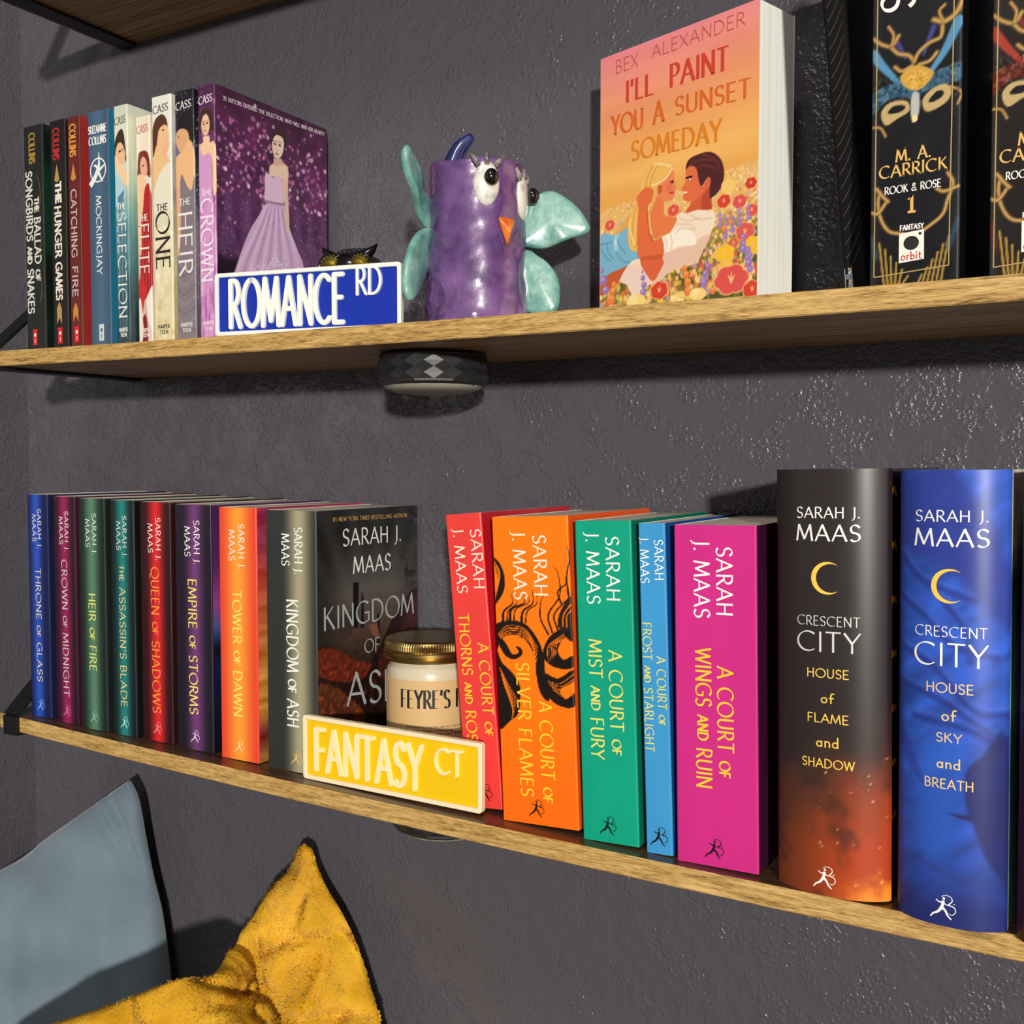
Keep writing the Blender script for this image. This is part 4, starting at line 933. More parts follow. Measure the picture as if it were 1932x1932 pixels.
for k in range(5):
    for j in range(4): mb.ball(((k - 2) * .0044 + (j % 2) * .0022, -.0165 + abs(k - 2) * .0008 + j * .0034, .0660 + j * .0022), (.0030, .0024, .0022), 0, 8, 6)
mb.build('forehead_feathers', M((24, 34, 36), .35), t, True)

# ------------------------------------------------------------------ purple owl mug
mx_, my_ = .4700, -.0850
t = thing('owl_mug', 'handmade purple glazed owl mug with teal wings and orange beak', 'mug', (mx_, my_, zU(mx_) + .0004))
GL_P = noise_mat('purple_glaze', (66, 36, 92), (126, 88, 146), 46, rough=.35, bump=.35, bscale=70, coat=1.0, contrast=(.3, .72), bdist=.002, croug=.09)
GL_T = noise_mat('teal_glaze', (66, 130, 124), (142, 190, 176), 70, rough=.4, bump=.35, bscale=120, coat=.8, contrast=(.3, .7), croug=.1)
GL_W = noise_mat('white_glaze', (128, 122, 126), (222, 220, 212), 110, rough=.3, coat=1.0, contrast=(.25, .5))
GL_K = M((10, 9, 9), .12, 0, .6, 1.0)
HM = .1225
def mug_r(th, z):
    k = z / HM; r = .0380 - .0026 * sstep(.1, 1, k)
    n = float(fnoise(np.array([th * 2.2 + 40]), np.array([z * 90 + 3]), 3, 3)[0]) - .5
    r += n * .0028
    r += .0022 * math.exp(-((z - .004) / .005) ** 2) * (.6 + .6 * math.sin(5 * th))
    d = math.hypot((((th + math.radians(118) + PI) % (2 * PI)) - PI) * .037, z - .024)       # ring-shaped folds low on one side
    r += .0012 * math.exp(-((d - .015) / .0022) ** 2) + .0011 * math.exp(-((d - .022) / .002) ** 2)
    return r
mb = MB(); N = 96; zz = np.linspace(0, HM, 54)
rim = lambda th: .0016 * math.sin(2 * th + 1) + .0008 * math.sin(5 * th)
prof = []
for i in range(N):
    th = 2 * PI * i / N; col = [(.0005, 0.0), (.03, 0.0)]
    for z in zz:
        r = mug_r(th, z); zz_ = z * (1 + rim(th) / HM); col.append((r - (.0012 if z > HM - .0005 else 0), zz_))
    top = HM + rim(th); col += [(mug_r(th, HM) - .0030, top + .0006), (mug_r(th, HM) - .0048, top - .0012), (.0300, top - .03), (.0300, .008), (.0005, .007)]
    prof.append([(r * math.cos(th), r * math.sin(th), z) for r, z in col])
mb.grid(np.array(prof), closed_u=True); mb.build('mug_body', GL_P, t, True)
def fr(az, z, o=0):
    a = math.radians(az); r = mug_r(a, z) + o
    return np.array([r * math.cos(a), r * math.sin(a), z]), np.array([-math.sin(a), math.cos(a), 0]), np.array([math.cos(a), math.sin(a), 0])
def blob(c, tt, nn, r, seg=22, rings=14):
    up = np.array([0, 0, 1.0]); P = np.array([[c + tt * r[0] * math.sin(p) * math.cos(q) + nn * r[1] * math.sin(p) * math.sin(q) - up * r[2] * math.cos(p) for p in np.linspace(.02, PI - .02, rings)] for q in np.linspace(0, 2 * PI, seg, endpoint=False)])
    return P
for az, z, pz, po in ((-47, .1030, .1065, 4), (11, .0975, .0995, 6)):
    c, tt, nn = fr(az, z, -.0005); mb = MB(); mb.grid(blob(c, tt, nn, (.0098, .0042, .0162)), closed_u=True); e = mb.build('eye', GL_W, t, True); e['label'] = 'white glazed eye'
    c2, t2, n2 = fr(az + po, pz, .0042 if az < 0 else .0062); mb = MB(); mb.grid(blob(c2, t2, n2, (.0054, .0050, .0062)), closed_u=True); p = mb.build('pupil', GL_K, e, True); p['label'] = 'glossy black bead pupil'
    for k, da in enumerate((-13, 0, 13)):
        c3, t3, n3 = fr(az + da, z + .0165 - abs(k - 1) * .0012, .0012); d = t3 * da * .00022 + np.array([0, 0, .0042]); mb = MB(); mb.tube([c3 - d * .8, c3 + n3 * .0012, c3 + d * 1.1 + n3 * .001], [.0021, .0024, .0012], 8); mb.build('eyelash', noise_mat('lash_glaze', (40, 38, 44), (170, 160, 160), 200, .3, coat=1.0) if k == 0 else bpy.data.materials['lash_glaze'], e, True)
c0, t0, n0 = fr(-24, .0680)
mb = MB(); hw = .0085; L = [c0 - t0 * hw + np.array([0, 0, .0115]) + n0 * .0004, c0 + n0 * .0030 + np.array([0, 0, .0110]), c0 + t0 * hw + np.array([0, 0, .0112]) + n0 * .0004, c0 + n0 * .0022 + np.array([0, 0, -.0112]), c0 + n0 * .0064 + np.array([0, 0, .0005]), c0 - n0 * .004]
mb.add(L, [(0, 4, 1), (1, 4, 2), (0, 3, 4), (4, 3, 2), (0, 1, 5), (1, 2, 5), (0, 5, 3), (2, 3, 5)])
bk = mb.build('beak', noise_mat('orange_glaze', (196, 84, 16), (236, 134, 40), 120, .3, coat=1.0, bump=.2), t); md = bk.modifiers.new('bevel', 'BEVEL'); md.width = .0012; md.segments = 3; bk['label'] = 'orange triangular beak'
def wing(az0, dirz, outline, name='wing', thick=.0060):
    a = math.radians(az0); d = np.array([math.cos(math.radians(dirz)), math.sin(math.radians(dirz)), 0]); nn = np.array([-d[1], d[0], 0])
    base = np.array([math.cos(a), math.sin(a), 0]) * .0350
    p = smooth_closed(np.array(outline), 5); c = p.mean(0); n = len(p); mb = MB(); rows = []
    for sc, o in ((.86, -.5), (.96, -.42), (1.0, -.15), (1.0, .15), (.96, .42), (.86, .5)):
        q = c + (p - c) * sc
        rows.append([base + d * r + nn * (o * thick + .0012 * math.sin(r * 160 + z * 90)) + np.array([0, 0, z]) for r, z in q])
    P = np.array(rows).transpose(1, 0, 2); mb.grid(P, closed_u=True); m = 6; k = mb.n - n * m
    for col, fl in ((0, 1), (5, -1)):
        cc_ = P[:, col].mean(0); mb.v.append(cc_[None]); ci = mb.n; mb.n += 1
        for i in range(n):
            f = (k + i * m + col, k + ((i + 1) % n) * m + col, ci); mb.f.append(f[::-fl] if fl == 1 else f); mb.mi.append(0)
    return mb.build(name, GL_T, t, True)
w2 = lambda L: [((x - 970) / 8590, (1310 - y) / 8590 + .0075) for x, y in L]
wing(24, 27, w2([(945, 800), (1000, 832), (1120, 838), (1270, 782), (1378, 748), (1396, 695), (1310, 570), (1200, 492), (1120, 478), (1050, 508), (990, 590), (945, 690)]))
wing(24, 24, w2([(945, 862), (1010, 852), (1060, 885), (1125, 930), (1190, 1020), (1210, 1130), (1190, 1240), (1090, 1268), (1005, 1250), (960, 1200), (945, 1000)]))
wing(-150, -79, [(-.003, .078), (.010, .0765), (.026, .090), (.040, .106), (.0465, .121), (.0435, .128), (.0370, .127), (.022, .112), (.008, .098), (-.003, .092)])
wing(-150, -79, [(-.003, .074), (.010, .0765), (.026, .068), (.040, .050), (.0465, .030), (.0450, .020), (.0390, .0185), (.024, .030), (.010, .044), (-.003, .054)])
cr = np.array([.863, .505, 0]); aw = np.array([-.525, .851, 0])
tl = lambda r, a, z: cr * r + aw * a + np.array([0, 0, z])
mb = MB(); mb.tube(smooth_open(np.array([tl(-.025, .029, .085), tl(-.024, .030, .112), tl(-.020, .031, .131), tl(-.014, .031, .146), tl(-.004, .030, .156)])), np.interp(np.linspace(0, 1, 21), [0, .4, .8, 1], [.0095, .0092, .0060, .0032]), 14)
mb.build('crest', noise_mat('cobalt_glaze', (18, 22, 66), (52, 62, 128), 90, .3, coat=1.0, bump=.2), t, True)['label'] = 'dark blue curved crest'

# ------------------------------------------------------------------ puck lights under the shelves
def puck(x, y, ztop, label):
    t = thing('puck_light', label, 'lamp', (x, y, ztop), group=None)
    R = .0425; mb = MB(); n = 18
    def ring(z, r, off): return [(r * math.cos(2 * PI * (k + off + .25) / n), r * math.sin(2 * PI * (k + off + .25) / n), z) for k in range(n)]
    rows = [ring(0, R - .003, 0), ring(-.0025, R - .0004, 0), ring(-.0040, R - .0004, 0), ring(-.0085, R + .0007, .5), ring(-.0130, R - .0006, 0), ring(-.0175, R + .0007, .5), ring(-.0220, R - .0004, 0), ring(-.0235, R - .0004, 0), ring(-.0255, R - .003, 0)]
    V = [p for r in rows for p in r]; F = []
    for i in range(len(rows) - 1):
        o0, o1 = i in (3, 5), (i + 1) in (3, 5)
        for k in range(n):
            a, b_, c, d = i * n + k, i * n + (k + 1) % n, (i + 1) * n + (k + 1) % n, (i + 1) * n + k
            if o1 and not o0: F += [(a, d, b_), (b_, d, c)]
            elif o0 and not o1: F += [(a, c, b_), (a, d, c)]
            else: F.append((a, d, c, b_))
    F.append(tuple(range(n))); F.append(tuple((len(rows) - 1) * n + k for k in range(n))[::-1])
    mb.add(V, F); o = mb.build('housing', M((26, 27, 29), .46, 0, .8), t); o['label'] = 'black faceted housing'
    mb = MB(); mb.tube([(.0380 * math.cos(q), .0380 * math.sin(q), -.0254) for q in np.linspace(0, 2 * PI, 49)], .0005, 6); mb.build('lens_ring', M((226, 226, 222), .3), t, True)
    mb = MB(); mb.lathe([(.0376, -.0256), (.0370, -.0272), (.030, -.0295), (.018, -.0312), (.0005, -.0318)], 40, cap=False); mb.build('lens', M((150, 146, 134), .4), t, True)
    return t
puck(.4315, -.0880, zU(.4315) - TH - .0003, 'round black faceted puck light stuck under the middle shelf')
puck(.4365, -.0800, zL(.4300) - TH - .0003, 'puck light barely showing under the lower shelf below the yellow sign')

# ------------------------------------------------------------------ candle jar
jx, jy, jr = .4245, -.0830, .0350
t = thing('candle_jar', 'candle jar with gold ridged lid and kraft label behind the yellow sign', 'candle', (jx, jy, zL(jx) + .0004))
mb = MB(); mb.lathe([(.0005, 0), (jr - .004, 0), (jr - .0012, .0015), (jr, .005), (jr, .082), (jr - .0008, .0865), (jr - .0032, .0900), (jr - .0036, .0955), (.0005, .0955)], 64, cap=False)
gl = bpy.data.materials.new('milky_glass_and_wax'); gl.use_nodes = True; n_, l_, bb = nodes(gl); bb.inputs['Base Color'].default_value = (*lin((206, 196, 168)), 1); bb.inputs['Roughness'].default_value = .3; bb.inputs['Coat Weight'].default_value = 1; bb.inputs['Coat Roughness'].default_value = .04
mb.build('glass_jar', gl, t, True, sharp=40)['label'] = 'glass jar filled with cream wax'
mb = MB(); n = 220; R0 = jr + .0012
prof = lambda k: [(r, z + .0120) for r, z in [(R0 - .0006, .0805), (R0 + .0008, .0812), (R0 + .0010, .0828), (R0 - .0004, .0842), (R0 + .0006, .0855), (R0 + .0006, .0880), (R0 - .0004, .0890), (R0 + (.0004 if k % 2 else -.0002), .0900), (R0 + (.0004 if k % 2 else -.0002), .0935), (R0 - .0010, .0962), (R0 - .003, .0972), (R0 - .0045, .0966), (.0005, .0966)]]
mb.grid(np.array([[(r * math.cos(2 * PI * k / n), r * math.sin(2 * PI * k / n), z) for r, z in prof(k)] for k in range(n)]), closed_u=True)
mb.f.append(tuple(mb.n - n * 13 + k * 13 for k in range(n))[::-1]); mb.mi.append(0)
mb.build('lid', M((172, 146, 88), .3, 1.0, name='brass'), t)['label'] = 'brass coloured ridged screw lid'
A0 = math.radians(-55.2)
cyl = lambda u, v, o: ((jr + .0003 + o) * math.cos(A0 + u / jr), (jr + .0003 + o) * math.sin(A0 + u / jr), v)
mb = MB(); P = np.array([[cyl(u, v, 0) for v in (.006, .0800)] for u in np.linspace(-.047, .047, 40)]); mb.grid(P, flip=False); lb = mb.build('label', M((206, 172, 118), .6), t, True); lb['label'] = 'kraft coloured paper label'
KM = M((22, 18, 18), .6)
lettering('label_lettering', lb, [("FEYRE'S F", -.0238, .0250, .0590, .0138)], cyl, KM, thick=.15, thin=.025, serif=.05, nib=5, off=.0002)
def tiny(lines, size, mapf, parent, name, mat):
    mb = MB()
    for s, u, v in lines:
        cu = bpy.data.curves.new('small_print', 'FONT'); cu.body = s; cu.size = size; cu.align_x = 'CENTER'; cu.resolution_u = 2
        ob = bpy.data.objects.new('small_print', cu); C.objects.link(ob); dg = bpy.context.evaluated_depsgraph_get(); me = ob.evaluated_get(dg).to_mesh()
        mb.add([mapf(u + q.co.x, v + q.co.y, .0002) for q in me.vertices], [tuple(p.vertices) for p in me.polygons]); ob.evaluated_get(dg).to_mesh_clear(); bpy.data.objects.remove(ob); bpy.data.curves.remove(cu)
    return mb.build(name, mat, parent)
tiny([('Embrace your inner fire with this empowering', .0050, .0440), ('through pain. Breathe in the courage, remember', .0050, .0412), ("You're a warrior, and this is your flame now", .006, .0384)], .0026, cyl, lb, 'small_print', KM)
strokes_mesh('label_edge_print', lb, [([(-.0405, .076 - k * .0024), (-.0405, .076 - k * .0024 - .0016)], .0008, .0008) for k in range(22)], cyl, KM, .0002)

# ------------------------------------------------------------------ sunset romance paperback facing out
PSI = math.radians(-107.5); wS = .040
xa = np.array([math.cos(PSI), math.sin(PSI)])
org = np.array([.5535, -.0470]) - wS * xa
b = Book("peach paperback facing out with a couple lying in a flower field", org[0], org[1], zU(org[0]) + .0002, wS, .1405, .2003, math.degrees(PSI), 0, 0, page=PAGE_W)
b.spine(None, (240, 168, 120), mat=M((240, 168, 120), .4)); b.back((236, 160, 120))
HS2 = homog([(180, 372), (1140, 5), (148, 1862), (1125, 1778)], [(0, 200.3), (140.5, 200.3), (0, 20.3), (140.5, 13.0)])
q5 = lambda L: HS2([((1120 + x / 5.853 - 1080) * 3.22, (260 + y / 5.853) * 3.22) for x, y in L])
def sunset_art(a):
    rr = random.Random(21)
    a.grad(a.Z - a.X * .04, [(0, (236, 170, 80)), (95, (238, 172, 84)), (112, (244, 186, 102)), (132, (240, 168, 96)), (160, (238, 152, 110)), (185, (236, 142, 132)), (200, (234, 136, 144))])
    a.C += ((a.noise(60, 12, 3) - .5) * 16)[..., None]
    fz = 86 + (a.X / 140) * 9 + 2 * np.sin(a.X / 17)
    a.mix(sstep(3, -3, a.Z - fz), (232, 184, 104)); a.mix(sstep(-14, -48, a.Z - fz) * .85, (120, 106, 40)); a.mix(sstep(.42, .68, a.noise(5, 10, 8)) * sstep(-30, -58, a.Z - fz) * .75, (62, 74, 30))
    far = [(250, 220, 150), (248, 206, 120), (246, 200, 160), (240, 180, 150), (250, 230, 170), (232, 196, 100), (222, 170, 160)]
    near = [(250, 214, 130), (246, 186, 96), (244, 196, 160), (232, 120, 70), (190, 150, 190), (250, 226, 160), (222, 90, 70), (246, 200, 80)]
    for _ in range(1500):   # distant flowers pale and small, nearer ones larger
        x = rr.uniform(0, 140); zt = 86 + (x / 140) * 9 + 2 * math.sin(x / 17)
        k = rr.random() ** 1.25; z = zt + 1.5 - k * 76
        r = .7 + 1.4 * k; a.ell(x, z, r * rr.uniform(.7, 1.3), r, rr.choice(far if rr.random() > k * 1.5 else near), 0, .5, rr.uniform(.6, 1))
    for _ in range(150):
        x = rr.uniform(0, 140); z = rr.uniform(8, 46); L = rr.uniform(5, 13); a.line([(x, z), (x + rr.uniform(-1.5, 1.5), z + L * .5), (x + rr.uniform(-3, 3), z + L)], .8, rr.choice([(92, 104, 40), (60, 76, 30), (140, 138, 60), (176, 160, 70)]), .5, .8, w2=.2)
    def stalk(x, z, n=5, r=1.6, c=(158, 126, 190)):
        for i in range(n): a.ell(x + rr.uniform(-.5, .5), z + i * r * 1.9, r * (1 - i * .1), r * (1 - i * .1), c, 0, .3); a.ell(x - .3, z + i * r * 1.9 + .4, r * .4, r * .3, tuple(min(255, v + 34) for v in c), 0, .8, .8)
    # man and woman
    P = lambda L, c, s=.5, al=1: a.poly(q5(L), c, s, al)
    P([(40, 1540), (150, 1490), (330, 1420), (380, 1400), (300, 1520), (150, 1700), (35, 1760)], (196, 92, 44))
    P([(45, 1090), (225, 1085), (262, 1040), (372, 970), (350, 1100), (380, 1200), (470, 1262), (482, 1350), (330, 1430), (170, 1500), (38, 1545)], (122, 182, 206))
    for L in ([(50, 1185), (130, 1170), (220, 1150)], [(120, 1180), (140, 1280), (200, 1350)], [(250, 1120), (255, 1180), (330, 1290)], [(230, 1280), (300, 1370), (400, 1390)], [(60, 1240), (100, 1320), (160, 1370)]): a.line(q5(L), 1, (84, 142, 172), .6, .8)
    P([(200, 1120), (235, 1040), (260, 1050), (240, 1160), (250, 1240), (200, 1245)], (150, 204, 224)); a.line(q5([(215, 1130), (225, 1200)]), .8, (240, 240, 240))
    P([(1000, 830), (1130, 790), (1285, 785), (1332, 860), (1300, 1000), (1190, 1250), (1100, 1395), (850, 1470), (700, 1600), (560, 1650), (440, 1790), (395, 1750), (340, 1640), (265, 1582), (370, 1400), (480, 1345), (740, 1350), (740, 1110), (830, 1050), (880, 900), (950, 820)], (246, 226, 200))
    P([(740, 1290), (1000, 1190), (1270, 1060), (1190, 1250), (1100, 1395), (850, 1470), (700, 1600), (600, 1630), (700, 1450), (740, 1350)], (232, 196, 172), .8)
    P([(270, 1580), (390, 1400), (560, 1480), (600, 1600), (430, 1780), (340, 1640)], (240, 212, 196), .8)
    P([(740, 1110), (830, 1050), (990, 985), (1090, 1060), (1120, 1150), (1080, 1190), (900, 1205), (740, 1290), (728, 1200)], (252, 242, 222))
    for L in ([(770, 1110), (790, 1180), (770, 1270)], [(830, 1070), (850, 1150), (830, 1240)], [(890, 1050), (960, 1000), (1080, 1010)], [(930, 880), (1020, 920), (1160, 880)], [(1060, 850), (1150, 900), (1290, 880)], [(900, 950), (1050, 960), (1110, 1020)]): a.line(q5(L), .9, (222, 190, 166), .7, .8)
    P([(600, 880), (640, 760), (690, 640), (760, 700), (765, 850), (860, 870), (905, 905), (830, 1035), (720, 1090), (650, 1115)], (232, 124, 72))
    P([(560, 700), (470, 900), (330, 1010), (200, 1085), (300, 960), (400, 820), (460, 700)], (232, 166, 78))
    P([(620, 292), (720, 275), (850, 308), (872, 335), (790, 460), (690, 530), (665, 600), (668, 700), (605, 800), (612, 1000), (560, 1180), (450, 1260), (368, 1200), (375, 900), (460, 700), (520, 480), (560, 362)], (240, 186, 96))
    for L in ([(640, 310), (580, 450), (540, 620), (430, 850), (400, 1150)], [(700, 300), (640, 420), (600, 560)], [(600, 800), (520, 1000), (430, 1220)], [(660, 640), (640, 740), (560, 900), (500, 1150)]): a.line(q5(L), 1.0, (214, 146, 62), .6, .8)
    for L in ([(860, 335), (790, 440), (700, 500), (640, 520)], [(660, 290), (760, 290), (840, 315)], [(590, 790), (570, 900), (600, 1050)], [(390, 900), (375, 1000), (430, 1180)]): a.line(q5(L), 1.2, (252, 224, 164), .6, .9)
    P([(868, 345), (880, 460), (898, 560), (882, 598), (878, 640), (840, 692), (760, 700), (695, 640), (700, 525), (790, 455)], (236, 134, 84)); P([(700, 530), (740, 520), (740, 600), (700, 620)], (200, 90, 50))
    P([(780, 520), (850, 510), (850, 590), (790, 600)], (228, 100, 66), 2.5, .6)
    a.line(q5([(825, 488), (870, 470)]), .8, (90, 40, 24)); e = q5([(855, 490)])[0]; a.ell(e[0], e[1], 1.1, .7, (60, 40, 20)); a.line(q5([(830, 608), (872, 600)]), 1.1, (176, 40, 34))
    P([(1070, 700), (1180, 620), (1270, 480), (1292, 700), (1282, 790), (1130, 792), (1000, 832), (1050, 740)], (214, 92, 56)); P([(1180, 640), (1270, 540), (1285, 780), (1180, 790)], (178, 70, 44), 1.2, .8)
    P([(1010, 352), (1060, 305), (1140, 325), (1170, 470), (1200, 570), (1170, 640), (1075, 700), (990, 690), (972, 650), (985, 602), (955, 560), (1003, 480)], (228, 110, 66))
    P([(1005, 352), (1030, 250), (1120, 188), (1280, 150), (1395, 235), (1430, 400), (1385, 560), (1300, 652), (1266, 640), (1272, 450), (1240, 440), (1180, 530), (1150, 470), (1120, 330), (1050, 308)], (78, 32, 32)); P([(1185, 560), (1235, 450), (1278, 438), (1268, 530), (1205, 575)], (222, 104, 62))
    for L in ([(1060, 290), (1160, 240), (1280, 240)], [(1120, 330), (1220, 300), (1330, 330)], [(1200, 180), (1320, 230), (1380, 330)]): a.line(q5(L), 1.2, (110, 52, 46), .7, .8)
    a.line(q5([(1012, 440), (1070, 425)]), 1.5, (50, 20, 20)); e = q5([(1045, 460)])[0]; a.ell(e[0], e[1], 1.3, .8, (250, 236, 220)); a.ell(e[0] - .3, e[1], .6, .7, (60, 30, 20)); P([(972, 590), (1030, 595), (985, 615)], (252, 244, 236), .3)
    P([(480, 770), (462, 660), (545, 555), (590, 545), (650, 580), (625, 700), (575, 765), (582, 900), (600, 1050), (640, 1150), (740, 1115), (735, 1345), (490, 1355), (458, 1150), (468, 900)], (228, 110, 60)); a.line(q5([(575, 760), (582, 900), (600, 1060), (640, 1150)]), .9, (190, 78, 40), .6)
    P([(700, 900), (780, 870), (870, 865), (905, 905), (830, 1030), (720, 1085), (690, 1000)], (234, 124, 70)); P([(490, 1355), (748, 1350), (700, 1500), (640, 1590), (585, 1560)], (222, 100, 58)); P([(500, 1320), (740, 1290), (735, 1345), (490, 1358)], (196, 80, 42), 1, .7)
    # foreground flowers
    def bloom(x, y, r, c, rim=(250, 190, 110), sq=.8):
        (u, v), (u2, _) = q5([(x, y), (x + r, y)]); R = abs(u2 - u); k = rr.uniform(0, 1)
        for cc_, s in ((rim, 1.1), (c, 1.0)):
            for i in range(6): a.ell(u + .55 * R * s * math.cos(k + i * PI / 3), v + .5 * R * s * math.sin(k + i * PI / 3) * sq, .5 * R * s, .46 * R * s * sq + .2, cc_, 0, .2)
            a.ell(u, v, .62 * R * s, .55 * R * s * sq, cc_, 0, .25)
        for i in range(3): a.line([(u, v - .1 * R), (u + (.28 * R) * math.cos(.6 + i * .9), v + .4 * R * math.sin(.6 + i * .9))], .16 * R, (252, 190, 130), .4, w2=.3)
    R1, R2, Y1 = (216, 66, 46), (222, 92, 84), (248, 194, 40)
    for x, y, r, c in ((1725, 490, 62, (210, 60, 50)), (1475, 530, 76, (248, 206, 110)), (1425, 695, 72, R1), (1600, 695, 75, (224, 84, 84)), (1735, 790, 66, (226, 84, 66)), (865, 800, 62, (224, 84, 74)), (160, 970, 52, (222, 82, 70)), (1660, 1030, 100, R2), (1530, 1160, 58, (214, 104, 70)), (1745, 1180, 96, Y1), (1435, 1280, 98, Y1), (1450, 1410, 70, (246, 190, 70)), (1505, 1570, 185, (222, 84, 78)), (1740, 1680, 100, R1), (700, 1700, 92, R1)): bloom(x, y, r, c, sq=.85 if r < 150 else .75)
    for x, y, n, r in ((1450, 1080, 4, 2.0), (1520, 1010, 3, 2.0), (1380, 960, 3, 1.8), (1600, 950, 4, 1.8), (1700, 870, 3, 1.8), (1640, 1240, 3, 2.4), (1690, 1320, 2, 2.6), (1715, 1450, 3, 2.4)): (u, v), = q5([(x, y)]); stalk(u, v, n, r)
    for x, y, r in ((520, 1720, 34), (530, 1640, 30), (520, 1560, 26), (515, 1490, 14), (1190, 1690, 34), (1200, 1600, 42), (1220, 1505, 38), (1245, 1420, 28), (75, 1590, 42), (100, 1700, 38), (60, 1480, 26), (1700, 1380, 36), (1640, 1220, 36)): (u, v), (u2, _) = q5([(x, y), (x + r, y)]); R = abs(u2 - u); a.ell(u, v, R, R * .95, (150, 120, 186), 0, .2); a.ell(u - .2 * R, v + .25 * R, R * .5, R * .4, (190, 164, 214), 0, .8, .8)
    for x, y, r in ((1000, 1525, 36), (1020, 1610, 38), (1020, 1710, 40), (980, 1450, 30), (155, 1810, 46), (175, 1720, 34), (190, 1640, 26), (1300, 1700, 32), (1430, 1000, 26), (1500, 930, 24)): (u, v), (u2, _) = q5([(x, y), (x + r, y)]); R = abs(u2 - u); a.ell(u, v, R, R, (234, 128, 56), 0, .2); a.ell(u, v + .5 * R, R * .7, R * .4, (246, 170, 96), 0, .8, .8)
    for x, y, r in ((440, 1830, 110), (870, 1790, 52), (940, 1810, 40), (1130, 1740, 95)): (u, v), (u2, _) = q5([(x, y), (x + r, y)]); R = abs(u2 - u); a.ell(u, v, R, R * .6, (248, 214, 126), 0, .12); a.ell(u - R * .3, v + R * .2, R * .5, R * .4, (250, 226, 156), 0, .6)
b.front(sunset_art, cell=.00052, mat=MA(.38, .5))
def sb(*L): return [hl(HS2, *q) for q in L]
lettering('author_name', b.o, sb(('BEX', (275, 455), (408, 408), (272, 380)), ('ALEXANDER', (492, 362), (1052, 158), (490, 290))), b.cov, M((196, 96, 88), .4), thick=.10, thin=.06)
tk = dict(thick=.19, thin=.05, serif=.07, nib=10)
lettering('title_lettering', b.o, sb(("I'LL", (336, 622), (500, 572), (342, 500)), ('PAINT', (602, 530), (950, 420), (600, 402))), b.cov, M((206, 66, 50), .4), **tk)
lettering('title_lettering', b.o, sb(('YOU', (245, 822), (435, 775), (240, 712)), ('A', (500, 752), (560, 732), (500, 628)), ('SUNSET', (632, 700), (1085, 585), (640, 592))), b.cov, M((218, 104, 40), .4), **tk)
lettering('title_lettering', b.o, sb(('SOMEDAY', (365, 975), (905, 845), (372, 858)),), b.cov, M((222, 132, 32), .4), **tk)

